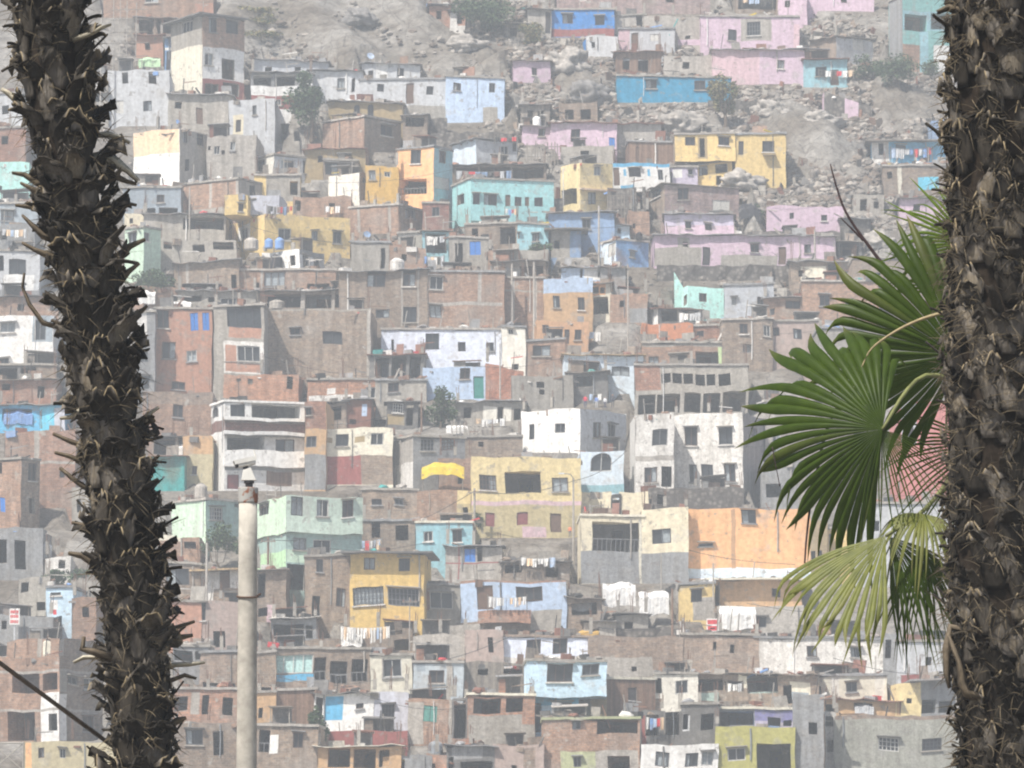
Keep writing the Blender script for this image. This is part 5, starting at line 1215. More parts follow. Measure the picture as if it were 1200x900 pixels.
# signs
def sign(x0, y0, x1, y1, yb, label, rows, off=-.6, post=None):
    Y = gy(yb) + off; a = at(x0, y1, Y); k = 1/ppm(Y); w = (x1-x0)*k; h = (y1-y0)*k
    root = empty('sign', a, label, 'sign'); mb = MB(); mb.box((0,0,0),(w,.06,h),M('wt')); mb.build('board', root)
    mb = MB()
    for (u0,v0,u1,v1,c) in rows: mb.box((w*u0,-.012,h*v0),(w*u1,-.003,h*v1),M(c))
    mb.build('marking', root)
    mb = MB(); mb.box((w*.4,.061,-1.4),(w*.55,.12,h*.5),M('gw')); mb.build('post', root)
sign(11, 713, 23, 732, 752, 'small white sign with red lettering rows on the slate grey roof wall', [(.1+.16*i,v,.22+.16*i,v+.18,'rr') for v in (.1,.42,.7) for i in range(5)])
sign(828, 725, 842, 742, 752, 'white sign with two red bands below the worn yellow house', [(.08,.62,.92,.92,'rr'),(.1,.18,.9,.5,'rr'),(.3,.28,.7,.38,'wt')])
sign(85, 703, 97, 719, 740, 'small yellow and white sign beside the blue kiosk', [(.05,.05,.95,.7,'oc'),(.25,.2,.75,.5,'og')])

# people on the roof of the white corner house
def person(px, yf, hpx, yb, top, legs, label, pose=0, off=1.0):
    Y = gy(yb) + off; p = at(px, yf, Y); H_ = hpx/ppm(Y); s = H_/1.7
    me = bpy.data.meshes.new('person')
    V = [(0,0,.92),(0,0,1.15),(0,-.01,1.38),(0,0,1.5),(0,-.02,1.62),(.19,0,1.36),(.27,-.03,1.08),(.24,-.2-.1*pose,.9),(-.19,0,1.36),(-.26,.02,1.08),(-.25,-.12,.86),(.1,0,.88),(.11,-.04,.48),(.11,.02,.06),(.12,-.14,.03),(-.1,0,.88),(-.11,.02,.48),(-.11,.06,.06),(-.12,-.1,.03)]
    E = [(0,1),(1,2),(2,3),(3,4),(2,5),(5,6),(6,7),(2,8),(8,9),(9,10),(0,11),(11,12),(12,13),(13,14),(0,15),(15,16),(16,17),(17,18)]
    RAD = [.14,.13,.15,.06,.105,.07,.05,.04,.07,.05,.04,.09,.07,.05,.05,.09,.07,.05,.05]
    me.from_pydata([Vector(v)*s for v in V], E, [])
    o = link(bpy.data.objects.new('person', me)); md = o.modifiers.new('skin', 'SKIN'); md.use_smooth_shade = True
    for i, d in enumerate(me.skin_vertices[0].data): d.radius = (RAD[i]*s, RAD[i]*s*.85); d.use_root = i == 0
    o.modifiers.new('sub', 'SUBSURF').levels = 1; o.modifiers['sub'].render_levels = 1
    mt, nt, bs = newmat('clothed_figure'); g = nd(nt, 'ShaderNodeTexCoord'); sx = nd(nt, 'ShaderNodeSeparateXYZ'); nt.links.new(g.outputs['Object'], sx.inputs[0])
    dv = nd(nt, 'ShaderNodeMath', operation='DIVIDE', i_1=1.8*s); nt.links.new(sx.outputs[2], dv.inputs[0])
    rp = nd(nt, 'ShaderNodeValToRGB'); cr = rp.color_ramp; cr.interpolation = 'CONSTANT'
    cr.elements[0].position = 0; cr.elements[0].color = (*legs,1); cr.elements[1].position = .52; cr.elements[1].color = (*top,1)
    e = cr.elements.new(.82); e.color = (.30,.17,.11,1); e = cr.elements.new(.93); e.color = (.02,.015,.012,1)
    nt.links.new(dv.outputs[0], rp.inputs[0]); nt.links.new(rp.outputs[0], bs.inputs['Base Color']); bs.inputs['Roughness'].default_value = .9
    me.materials.append(mt); o.location = p; tag(o, label, 'person')
person(686, 478, 15, 532, (.6,.05,.08), (.05,.06,.12), 'person in a red top on the white corner house roof')
person(699, 478, 14, 532, (.15,.25,.55), (.5,.5,.5), 'person in a blue top bending on the white corner house roof', 1)
person(709, 478, 13, 532, (.7,.7,.7), (.06,.06,.1), 'person in a pale top beside the one in dark clothes', 1)
person(718, 478, 17, 532, (.05,.05,.06), (.04,.04,.05), 'person all in dark clothes standing at the roof corner')
person(668, 630, 14, 632, (.75,.22,.10), (.1,.1,.14), 'person in an orange top beside the doorway of the big yellow house', 0, -1.2)
# ================================================================== near things: palms, camera pole, cable
YP = 35.0
boot_m, nt, bs = newmat('weathered_leaf_base')
at_ = nd(nt, 'ShaderNodeAttribute', attribute_name='tone'); tcO = nd(nt, 'ShaderNodeTexCoord').outputs['Object']
n1 = noise_(nt, tcO, 14, 5, .65, (1, 1, .35)); n2 = noise_(nt, tcO, 70, 3, .6, (1, 1, .12))
rp = nd(nt, 'ShaderNodeValToRGB'); rp.color_ramp.elements[0].color = (.014,.011,.007,1); rp.color_ramp.elements[1].color = (.27,.215,.13,1)
e_ = rp.color_ramp.elements.new(.35); e_.color = (.042,.035,.026,1); e_ = rp.color_ramp.elements.new(.85); e_.color = (.165,.148,.128,1)
nt.links.new(at_.outputs['Fac'], rp.inputs[0]); c = rp.outputs[0]
c = mixc(nt, .85, c, ramp(nt, n1, .3, .7, (.5,.47,.42,1), (1.25,1.25,1.25,1)), 'MULTIPLY')
c = mixc(nt, .7, c, ramp(nt, n2, .35, .65, (.6,.57,.5,1), (1.2,1.2,1.2,1)), 'MULTIPLY')
nt.links.new(c, bs.inputs['Base Color']); bs.inputs['Roughness'].default_value = .75; bs.inputs['Specular IOR Level'].default_value = .25
bp = nd(nt, 'ShaderNodeBump', i_Strength=.6, i_Distance=.01); nt.links.new(n2, bp.inputs['Height']); nt.links.new(bp.outputs[0], bs.inputs['Normal'])
core_m = plain('dark_trunk_fibre', (.028,.021,.015), .95, 0, .5, 20, .1)
fib_m = plain('dry_fibre', (.12,.095,.06), .85, 0, .4, 20, .2)
dry_m = plain('dry_stalk', (.30,.24,.13), .7, 0, .35, 20, .3)

def build_toned(name, V, Fc, T, mat, parent, smooth=True):
    me = bpy.data.meshes.new(name); me.from_pydata(V, [], Fc); me.materials.append(mat)
    me.polygons.foreach_set('use_smooth', [smooth] * len(Fc))
    a = me.attributes.new('tone', 'FLOAT', 'POINT'); a.data.foreach_set('value', T)
    return link(bpy.data.objects.new(name, me), parent)

def palm_trunk(root, axis, rad, z0, z1, seed, pitch, size, out, fibres, frag=.35, skip_back=True):
    """axis(z) -> local xy of the trunk line; old leaf bases ("boots") in a spiral round it"""
    r = random.Random(seed)
    mb = MB(); zs = [z0 + (z1 - z0) * i / 40 for i in range(41)]
    pts = []
    n = 20
    for z in zs:
        x, y = axis(z)
        for j in range(n):
            an = 6.2832 * j / n; q = rad(z) * .86 * (1 + r.uniform(-.05, .05)); mb.v.append((x + q*math.cos(an), y + q*math.sin(an), z))
    for i in range(40):
        for j in range(n): mb.f.append([i*n+j, i*n+(j+1)%n, (i+1)*n+(j+1)%n, (i+1)*n+j]); mb.m.append(0)
    mb.mats = [core_m]; mb.build('trunk', root, True)
    V, Fc, T = [], [], []
    fV = MB()
    h = z0; i = 0
    while h < z1 - .1:
        th = i * 2.39996 + r.uniform(-.35, .35); i += 1; h += pitch * r.uniform(.4, 1.6)
        full = 1.0 < h < 10
        L = size * r.choice([.7, .9, 1.0, 1.15, 1.4]) * r.uniform(.9, 1.1); W = size * r.uniform(.5, .9); tone = r.choice([.15, .3, .45, .65, .9]) * r.uniform(.8, 1.15)
        o_ = out * r.choice([.3, .6, .9, 1.3, 2.0]) * r.uniform(.8, 1.2); cut = r.uniform(.55, 1.0); split = r.random() < .35; twist = r.uniform(-.9, .9)
        ax, ay = axis(h); r0 = rad(h)
        NS, NT = 8, 8; base = len(V); rim = r.random() < .45
        for s in range(NS + 1):
            f = s / NS
            for t in range(NT + 1):
                g = (t / NT - .5) * 2
                wid = W * (.82 + .35 * math.sin(min(1, f / .55) * 1.57) - .85 * max(0, f - .5) ** 1.3)
                edge = abs(g) ** 2.6
                ss = f * (1 - (.35 * edge * f)) 
                if f > .7: ss += r.uniform(-.09, .09) * (f - .5) * 2
                if split and abs(g) < .3 and f > .55: ss -= (.3 - abs(g)) * 1.3 * (f - .45)
                rr_ = r0 * .93 + .012 + o_ * f ** 2.4 + .05 * size * (1 - edge) * math.sin(min(1, f*1.3) * 3.14) - .02 * edge * (1 - f) + r.uniform(-.004, .004)
                an = th + g * wid / (2 * r0) * (1 - .25 * f) + twist * f * f * .3
                curl = .10 * size * edge * f
                rr_ += curl * (1 if r.random() < .9 else -.5)
                z = h + L * ss - .25 * o_ * max(0, f - .75)
                V.append((ax + rr_ * math.cos(an), ay + rr_ * math.sin(an), z))
                T.append(1.0 if (s == NS and rim) else max(0, min(.9, tone * (1.08 - 1.05 * max(0, f - .55) - .38 * edge) + r.uniform(-.08, .08))))
        for s in range(NS):
            for t in range(NT):
                if s >= NS - 2 and r.random() < frag: continue
                a = base + s * (NT + 1) + t; Fc.append((a, a + 1, a + NT + 2, a + NT + 1))
        # the broken leaf stalk standing out of the base
        if r.random() < .55:
            st = r.choice([.2, .35, .5, .7]) * size; ww = W * r.uniform(.10, .26); up = r.uniform(.1, .9); b2 = len(V); bend = r.uniform(-.3, .5); side = r.uniform(-.35, .35)
            er = Vector((math.cos(th), math.sin(th), 0)); et = Vector((-math.sin(th), math.cos(th), 0))
            p0 = Vector((ax, ay, 0)) + er * (r0 * .93 + .01 + o_ * .55) + Vector((0, 0, h + L * .72))
            NK = 6
            for s in range(NK + 1):
                f = s / NK
                pos = p0 + er * st * f * .8 + Vector((0, 0, st * (up * f - bend * f * f))) + et * side * st * f * f
                wv = ww * (1.6 - f * .9) * (1 + r.uniform(-.15, .15))
                for t in range(3):
                    g = t - 1; V.append(tuple(pos + et * wv * g + Vector((0, 0, .35 * ww * abs(g)))))
                    T.append(max(0, min(1, tone * .55 * (1 - .6 * f) + r.uniform(0, .12))))
            for s in range(NK):
                for t in range(2): a = b2 + s * 3 + t; Fc.append((a, a + 1, a + 4, a + 3))
        # loose fibres
        for q in range(fibres):
            g = r.uniform(-1, 1); an = th + g * W / (2 * r0); er = Vector((math.cos(an), math.sin(an), 0)); et = Vector((-math.sin(an), math.cos(an), 0))
            p = Vector((ax, ay, 0)) + er * (r0 * .95 + .02 + o_ * .5 * r.random()) + Vector((0, 0, h + L * r.uniform(.3, 1.0)))
            d = (er * r.uniform(.1, .8) + et * r.uniform(-1, 1) + Vector((0, 0, r.uniform(-.6, .7)))).normalized(); ln = size * r.uniform(.25, .8); cv = Vector((r.uniform(-.6,.6), r.uniform(-.6,.6), r.uniform(-.9,.1)))
            pp = [p + d * ln * k / 4 + cv * ln * (k / 4) ** 2 * .7 for k in range(5)]
            w_ = r.uniform(.0016, .0045)
            fV.tube(pp, [w_, w_, w_ * .8, w_ * .6, w_ * .2], fib_m, 3, False)
    o = build_toned('leaf_base', V, Fc, T, boot_m, root)
    o['kind'] = 'stuff'
    sd = o.modifiers.new('thick', 'SOLIDIFY'); sd.thickness = .009; sd.offset = 0
    f = fV.build('fibre', root); f['kind'] = 'stuff'

def leaf_mat(name, rgb, tr, mixf=.38):
    m, nt, bs = newmat(name)
    tcO = nd(nt, 'ShaderNodeTexCoord').outputs['Object']; n = noise_(nt, tcO, 9, 4, .6); n2 = noise_(nt, tcO, 60, 2, .5)
    c = ramp(nt, n, .3, .72, tuple(x*.7 for x in rgb) + (1,), (rgb[0]*1.35, rgb[1]*1.25, rgb[2]*1.1, 1))
    at_ = nd(nt, 'ShaderNodeAttribute', attribute_name='tone')
    c = mixc(nt, at_.outputs['Fac'], c, (.20, .17, .07))
    nt.links.new(c, bs.inputs['Base Color']); bs.inputs['Roughness'].default_value = .45; bs.inputs['Specular IOR Level'].default_value = .18
    tl = nd(nt, 'ShaderNodeBsdfTranslucent'); tl.inputs[0].default_value = (*tr, 1)
    mx = nd(nt, 'ShaderNodeMixShader', i_0=mixf); nt.links.new(bs.outputs[0], mx.inputs[1]); nt.links.new(tl.outputs[0], mx.inputs[2])
    nt.links.new(mx.outputs[0], nt.nodes['Material Output'].inputs[0])
    return m
LEAF = leaf_mat('fan_leaf', (.034,.062,.005), (.16,.25,.01), .27)
LEAF3 = leaf_mat('sun_toned_fan_leaf', (.075,.13,.008), (.32,.45,.02), .35)  # brighter copy of the leaf, sunlight put into the colour
LEAF2 = leaf_mat('sunlit_pale_fan_leaf', (.145,.165,.045), (.22,.28,.05), .25)  # paler leaf copy, coloured as if the sun strikes its upper surface
stalk_m = plain('green_stalk', (.16,.17,.06), .5, 0, .3, 10)

def blade(parent, H, n, up, Rr, a0, a1, nseg, seed, droop=.25, join=.55, curl=.25, mat=None, bowl=.10, fold=.6, tip=None, lenf=None, gap=0.0):
    """pleated fan: segments from angle a0 to a1 (degrees, counter-clockwise from the frond's right) about H"""
    r = random.Random(seed)
    n = Vector(n).normalized(); up = Vector(up); up = (up - n * up.dot(n)).normalized(); rt = up.cross(n).normalized()
    V, Fc, T = [], [], []
    da = math.radians(a1 - a0) / nseg
    NS = 16
    for i in range(nseg):
        ph = math.radians(a0) + da * (i + .5)
        d = rt * math.cos(ph) + up * math.sin(ph); t = -rt * math.sin(ph) + up * math.cos(ph)
        L = Rr * (lenf(math.degrees(ph)) if lenf else 1) * r.uniform(.90, 1.08)
        dr = droop * r.uniform(.5, 1.6); cu = curl * r.choice([0, .3, 1, 1.6]) * r.uniform(.6, 1.2); sw = r.uniform(-.12, .12); kink = r.uniform(-.25, .25)
        lift = r.uniform(-.03, .03); jn = join * r.uniform(.88, 1.1)
        base = len(V); dry = r.random() < .12
        for s in range(NS + 1):
            f = s / NS
            hw = L * f * math.tan(abs(da) / 2) * (1 - gap * min(1, f / jn) ** 2)
            if f > jn:
                g = (f - jn) / (1 - jn); hw = L * jn * math.tan(abs(da) / 2) * (1 - gap) * (1 - g ** 2.4) * (1 - .2 * g) + .0008
            g = max(0, f - jn) / (1 - jn)
            pos = Vector(H) + d * L * f * (1 - .10 * cu * g * g) + n * (bowl * L * f * f + lift * L * f + cu * .18 * L * g * g * kink * 4) + Vector((0, 0, -1)) * dr * L * max(0, f - .3) ** 2.2 + t * sw * L * g * g
            if cu > .25: pos += Vector((0, 0, -1)) * cu * .35 * L * g ** 2.6
            fd = fold * hw
            rot = kink * g * 2.2
            tt = t * math.cos(rot) + n * math.sin(rot); nn = n * math.cos(rot) - t * math.sin(rot)
            V += [tuple(pos - tt * hw - nn * fd), tuple(pos + nn * fd), tuple(pos + tt * hw - nn * fd)]
            tn = max(0, (f - .86) * 5) * r.uniform(.4, 1) + (.25 * f if dry else 0)
            T += [min(1, tn)] * 3
        for s in range(NS):
            for t_ in range(2): a = base + s * 3 + t_; Fc.append((a, a + 1, a + 4, a + 3))
    return build_toned('blade', V, Fc, T, mat or LEAF, parent)

def stalk(parent, pts, rads, mat=None, name='petiole'):
    mb = MB(); 
    P = [Vector(p) for p in pts]; Q = []
    for i in range(len(P) - 1):
        a, b = P[i], P[i+1]; pr = P[i-1] if i else a; nx_ = P[i+2] if i + 2 < len(P) else b
        for k in range(6):
            t = k / 6; Q.append(.5 * ((2*a) + (b - pr)*t + (2*pr - 5*a + 4*b - nx_)*t*t + (3*a - pr - 3*b + nx_)*t**3))
    Q.append(P[-1]); n = len(Q)
    R_ = [rads[0] + (rads[1] - rads[0]) * i / (n - 1) for i in range(n)]
    mb.tube(Q, R_, mat or stalk_m, 8); return mb.build(name, parent, True)

def trunk_axis(table, Y):
    """table of (pixel y, pixel x centre, pixel half width) -> functions of height"""
    rows = []
    for py, px, hw in table:
        p = at(px, py, Y); rows.append((p.z, p.x, hw / ppm(Y)))
    rows.sort()
    def f(z, k):
        if z <= rows[0][0]: return rows[0][k]
        for a, b in zip(rows, rows[1:]):
            if z <= b[0]:
                t = (z - a[0]) / (b[0] - a[0]); return a[k] + (b[k] - a[k]) * t
        a, b = rows[-2], rows[-1]; return b[k] + ((b[k] - a[k]) / (b[0] - a[0]) * (z - b[0]) if k == 1 else 0)
    return f

def crown(root, top, seed, n=13):
    r = random.Random(seed); me_b = me_s = None
    for i in range(n):
        an = i * 2.4 + r.uniform(-.2, .2); el = math.radians(r.uniform(-35, 60))
        d = Vector((math.cos(an)*math.cos(el), math.sin(an)*math.cos(el), math.sin(el)))
        fr = bpy.data.objects.new('frond', None); link(fr, root); fr.location = top
        fr.rotation_euler = Vector((1,0,0)).rotation_difference(d).to_euler()
        if me_b is None:
            s = stalk(fr, [(0,0,0),(.4,0,.06),(.85,0,.0)], (.022,.012)); b = blade(fr, (.85,0,0), (-.25,0,1), (1,0,0), .95, -60, 240, 34, 5, .3)
            me_s, me_b = s, b
        else:
            for q in (me_s, me_b):
                c = q.copy(); COL.objects.link(c); c.parent = fr

# ---- the shaggy palm
fL = trunk_axis([(-400,24,48),(0,53,51),(150,72,50),(300,98,44),(450,120,42),(600,141,43),(750,158,42),(900,166,40),(1060,170,42)], YP)
baseL = Vector((fL(0, 1), YP, 0))
palm1 = empty('fan_palm', baseL, 'tall dark palm trunk shaggy with curling grey leaf bases, beside the camera pole', 'palm tree')
axL = lambda z: (fL(z, 1) - baseL.x, 0)
palm_trunk(palm1, axL, lambda z: fL(z, 2)*.78, 0, 10.3, 5, .0155, .24, .075, 6, .25)
crown(palm1, Vector((*axL(10.3), 10.3)), 2)
# two pale torn stubs and a hanging strip of leaf base
def strip(root, pix, Y, w, mat, name='torn_leaf_base', dz=0):
    fz = fL if root is palm1 else fR
    P = [at(x, y, Y) - root.location for x, y in pix]; mb = MB(); Q = []
    cx = lambda q: abs(q.x + root.location.x - fz(q.z, 1))
    if cx(P[0]) > cx(P[-1]): P.reverse()           # root end first, torn tip last
    q0 = P[0]; inner = Vector((fz(q0.z, 1) - root.location.x, q0.y, q0.z - .05)); P = [q0.lerp(inner, .45) + Vector((0, .05, -.02))] + P
    for i, p in enumerate(P):
        t = (P[min(i+1, len(P)-1)] - P[max(i-1, 0)]).normalized(); s = t.cross(Vector((0, 1, 0))).normalized(); ww = w * (1 - .82*(i/(len(P)-1))**1.3) * (1 + .25*math.sin(i*2.3 + p.x*9))
        Q.append((p - s*ww + Vector((0,.02,0)), p + Vector((0,-.015,0)), p + s*ww + Vector((0,.03,0))))
    for a, b in zip(Q, Q[1:]):
        for k in (0, 1): mb.face([a[k], a[k+1], b[k+1], b[k]], mat)
    o = mb.build(name, root, True); o.modifiers.new('thick', 'SOLIDIFY').thickness = .008; return o
tan_b = plain('pale_torn_base', (.42,.38,.29), .7, 0, .35, 25)
drk_b = plain('dark_torn_base', (.11,.085,.055), .75, 0, .4, 25)
YF = YP - .24
for pix, w, mt in [([(112,158),(126,157),(140,160),(152,167)], .022, tan_b), ([(118,182),(136,190),(150,200),(162,212)], .045, tan_b), ([(116,196),(130,204),(148,212),(160,215)], .03, drk_b), ([(122,214),(136,206),(142,196)], .03, drk_b),
  ([(140,247),(150,238),(160,240)], .02, drk_b), ([(140,300),(152,288),(170,280)], .035, drk_b), ([(108,38),(118,32),(130,28)], .015, tan_b), ([(140,330),(150,318),(163,308)], .03, drk_b), ([(160,368),(168,362),(172,358)], .02, drk_b),
  ([(172,490),(178,482),(186,477)], .02, tan_b), ([(70,490),(84,488),(98,478),(110,472)], .02, tan_b), ([(62,508),(80,516),(96,522)], .022, drk_b), ([(64,530),(80,534),(94,540)], .02, drk_b), ([(70,548),(84,560),(98,570)], .022, drk_b),
  ([(184,648),(196,641),(203,638)], .03, drk_b), ([(180,742),(204,736),(228,728)], .022, drk_b), ([(190,752),(210,747),(226,744)], .028, drk_b), ([(204,779),(222,778),(240,776)], .018, tan_b), ([(206,795),(216,791),(230,795)], .014, drk_b),
  ([(80,648),(96,651),(114,664)], .03, drk_b), ([(84,612),(100,616),(116,624)], .022, drk_b), ([(112,770),(98,770),(86,776)], .014, tan_b), ([(200,850),(208,844),(218,841)], .03, drk_b), ([(14,202),(28,204),(44,214)], .02, drk_b), ([(24,214),(36,220),(50,228)], .02, drk_b), ([(18,240),(34,242),(50,246)], .018, drk_b), ([(2,104),(14,112),(30,128)], .03, tan_b),
  ([(26,252),(36,262),(50,276)], .018, drk_b), ([(26,284),(40,292),(54,298)], .018, drk_b), ([(28,320),(26,336),(34,356),(50,378)], .010, drk_b), ([(60,375),(72,380),(84,386)], .02, drk_b), ([(98,746),(96,760),(110,764)], .03, drk_b)]:
    strip(palm1, pix, YF if 100 < sum(p[0] for p in pix)/len(pix) < 130 else YP, w, mt)

# ---- the thick palm
Y2 = 33.0
fR = trunk_axis([(-400,1178,66),(0,1176,60),(150,1173,62),(300,1174,61),(450,1174,62),(600,1174,62),(750,1176,60),(900,1184,58),(1060,1188,58)], Y2)
baseR = Vector((fR(0, 1), Y2, 0))
palm2 = empty('fan_palm', baseR, 'thick brown fibrous palm trunk cut by the picture edge, with green fans behind it', 'palm tree')
axR = lambda z: (fR(z, 1) - baseR.x, 0)
palm_trunk(palm2, axR, lambda z: fR(z, 2), 0, 10.2, 9, .0115, .23, .035, 9, .3)
crown(palm2, Vector((*axR(10.2), 10.2)), 4)
strip(palm2, [(1124,12),(1112,8),(1098,14)], Y2 - .1, .03, drk_b); strip(palm2, [(1122,140),(1112,142),(1104,150),(1108,166)], Y2 - .1, .02, drk_b)
strip(palm2, [(1114,735),(1110,760),(1110,790),(1113,806)], Y2 - .2, .035, drk_b); strip(palm2, [(1112,745),(1124,775),(1128,800),(1132,812)], Y2 - .3, .03, drk_b)
strip(palm2, [(1118,108),(1112,116),(1114,124)], Y2 - .1, .02, drk_b)

# ---- the low fan palm behind it
Y3 = 34.6
z3 = at(1165, 470, Y3).z
base3 = Vector((at(1170, 470, Y3).x, Y3, 0))
palm3 = empty('young_fan_palm', base3, 'low green fan palm with three big fans showing beside the thick brown trunk', 'palm tree')
palm_trunk(palm3, lambda z: (0, 0), lambda z: .15, 0, z3, 21, .05, .2, .05, 2)
hub = Vector((0, 0, z3))
def frond(hx, hy, Y, *args, via=None, mat=None, prad=(.022, .012), **kw):
    fr = bpy.data.objects.new('frond', None); link(fr, palm3)
    Hh = at(hx, hy, Y) - base3
    mid = (at(*via) - base3) if via else (hub + Hh) * .5 + Vector((0, 0, .12))
    stalk(fr, [hub, mid, Hh], prad)
    blade(fr, Hh, *args, mat=mat, **kw); return fr, Hh
PX = 1 / ppm(Y3)
def lf1(a):
    a %= 360
    T_ = [(60,.55),(95,.95),(125,1.12),(150,1.15),(170,1.0),(195,.86),(225,.80),(260,.80),(285,.85),(310,.72),(340,.55)]
    for (x, u), (y, v) in zip(T_, T_[1:]):
        if x <= a <= y: return u + (v - u) * (a - x) / (y - x)
    return .6
f1, H1 = frond(1034, 503, 34.0, (-.12, -1, .16), (0, 0, 1), 174*PX, 80, 264, 31, 31, via=(1085, 440, 34.3), droop=.15, join=.70, curl=.5, bowl=-.62, lenf=lf1, fold=.7)
blade(f1, H1 + Vector((0, .03, 0)), (-.1, -1, .1), (0, 0, 1), 150*PX, 250, 345, 22, 77, droop=.25, join=.30, curl=.3, bowl=-.1, gap=.35, lenf=lf1)
def lf2(a): return 1.0 if a < 200 else .85
f2, H2 = frond(1120, 415, 34.9, (.25, -1, -.25), (0, 0, 1), 160*PX, 62, 262, 34, 32, via=(1150, 440, 34.7), droop=.12, join=.74, curl=.6, bowl=-.5, lenf=lf2)
f3, H3 = frond(1038, 628, 34.0, (-.30, -.70, .62), (0, 0, 1), 142*PX, 196, 282, 24, 33, via=(1095, 585, 34.2), droop=.30, join=.78, curl=.35, mat=LEAF2, bowl=-.05, fold=.6)
blade(f3, H3 + Vector((.03, .06, 0)), (.3, -.85, .35), (0, 0, 1), 118*PX, 262, 345, 24, 78, droop=.55, join=.5, curl=.4, bowl=-.1, mat=LEAF)
blade(f3, at(1082, 602, 34.1) - base3, (-.1, -.55, .8), (0, 0, 1), 62*PX, 165, 340, 22, 79, droop=1.3, join=.5, curl=.4, bowl=-.15, mat=LEAF2)
blade(f3, at(1080, 640, 34.3) - base3, (.1, -1, .1), (0, 0, 1), 100*PX, 235, 320, 20, 81, droop=.4, join=.4, curl=.4, bowl=-.1)
f4, H4 = frond(1135, 285, 35.0, (.1, -1, .1), (0, 0, 1), 110*PX, 80, 215, 22, 34, via=(1160, 380, 34.8), droop=.1, join=.35, curl=.6, bowl=-.3, gap=.1, mat=LEAF3)
blade(f4, at(1112, 345, 34.9) - base3, (.1, -1, .2), (0, 0, 1), 95*PX, 85, 175, 16, 80, droop=.1, join=.35, curl=.9, bowl=-.3, gap=.1, mat=LEAF3)
frond(1150, 520, 35.3, (.1, -1, .05), (0, 0, 1), 130*PX, 150, 290, 30, 35, droop=.3, join=.35, curl=.4, bowl=-.1, gap=.3)
def pixstalk(pix, Y, rads, mat, name):
    stalk(palm3, [at(x, y, Y) - base3 for x, y in pix], rads, mat, name)
dark_st = plain('dark_flower_stalk', (.05,.03,.03), .6, 0, .3, 10)
pixstalk([(1140,400),(1080,352),(1040,315),(1018,288),(992,250),(980,218),(973,192)], 35.6, (.020,.004), dark_st, 'flower_stalk')
pixstalk([(1012,282),(998,268),(985,255)], 35.6, (.010,.003), dark_st, 'flower_stalk')
pixstalk([(1108,366),(1080,374),(1050,388),(1022,408),(1010,430)], 33.6, (.014,.004), dry_m, 'dry_stalk')
pixstalk([(985,470),(968,506),(958,550),(950,590),(945,632),(943,660)], 34.45, (.013,.006), dark_st, 'dead_leaflet')
pixstalk([(905,524),(909,545),(914,570)], 34.4, (.004,.003), dark_st, 'dead_leaflet')
pixstalk([(1112,380),(1111,430),(1110,470),(1108,520)], 33.6, (.010,.008), plain('dark_spiny_stalk', (.06,.06,.03), .5), 'dead_leaflet')

# ---- camera pole
YC = 65.0
pc = Vector((at(289, 900, YC).x, YC, 0)); kc = 1 / ppm(YC)
pole_r = empty('camera_pole', pc, 'pale round concrete pole with a rusty metal collar carrying the security camera', 'pole')
zt = at(289, 588, YC).z
mb = MB(); prof = [(13.5*kc, 0)] + [((13.0 - 2.2*i/10)*kc, zt*i/10) for i in range(1, 11)]
mb.lathe((0,0,0), prof, plain('weathered_pole_concrete', (.40,.37,.315), .9, 0, .28, 5, .15), 24); mb.build('shaft', pole_r, True)
mm, nt, bs = newmat('rusty_collar'); tcO = nd(nt, 'ShaderNodeTexCoord').outputs['Object']
nt.links.new(mixc(nt, ramp(nt, noise_(nt, tcO, 7, 4), .5, .56), (.33,.32,.29), (.22,.075,.03)), bs.inputs['Base Color']); bs.inputs['Roughness'].default_value = .7
mb = MB(); mb.lathe((0,0,zt-.02), [(11.2*kc,0),(11.8*kc,.02),(11.8*kc,17*kc),(11.2*kc,18.5*kc),(4*kc,18.8*kc)], mm, 24); mb.build('collar', pole_r)
zs_ = at(289, 699, YC).z; st = plain('rust_strap', (.10,.06,.04), .7)
mb = MB(); mb.tube([(12.2*kc*math.cos(t*.2618), 12.2*kc*math.sin(t*.2618), zs_ + .02*math.sin(t*.26)) for t in range(25)], .014, st, 6); mb.tube([(11*kc,-.02,zs_),(15.5*kc,-.1,zs_+.03)], .014, st, 6); mb.build('strap', pole_r)
cam_w = plain('camera_white_metal', (.62,.60,.54), .45, .1, .1, 6); cam_d = plain('camera_dark', (.03,.03,.03), .4)
zc = at(289, 568, YC).z
cam_r = empty('security_camera', pc + Vector((0,0,zc)), 'white bullet security camera pointing sideways on top of the concrete pole', 'security camera')
mb = MB(); mb.lathe((1*kc,0,-.02), [(4.5*kc,-.02),(4.5*kc,.03),(6*kc,.04),(6*kc,.07)], cam_d, 14); mb.build('base', cam_r)
mb = MB()
v = [(-8,-6,5),(9.5,-6,5),(9.5,6,5),(-8,6,5),(-6,-5,17),(3,-5,20),(3,5,20),(-6,5,17)]
n0 = len(mb.v); mb.v += [(a*kc,b*kc,c*kc) for a,b,c in v]
for q in ((0,3,2,1),(4,5,6,7),(0,1,5,4),(1,2,6,5),(2,3,7,6),(3,0,4,7)): mb.f.append(list(q)); mb.m.append(mb.mi(cam_w))
mb.build('pan_bracket', cam_r)
mb = MB(); mb.tube([(-3*kc,0,16*kc),(-3*kc,0,22*kc)], 3.2*kc, cam_d, 10); mb.build('tilt_joint', cam_r)
A = Matrix.Translation((-2*kc,0,26*kc)) @ Matrix.Rotation(math.radians(-13),4,'Y') @ Matrix.Rotation(math.radians(12),4,'Z')
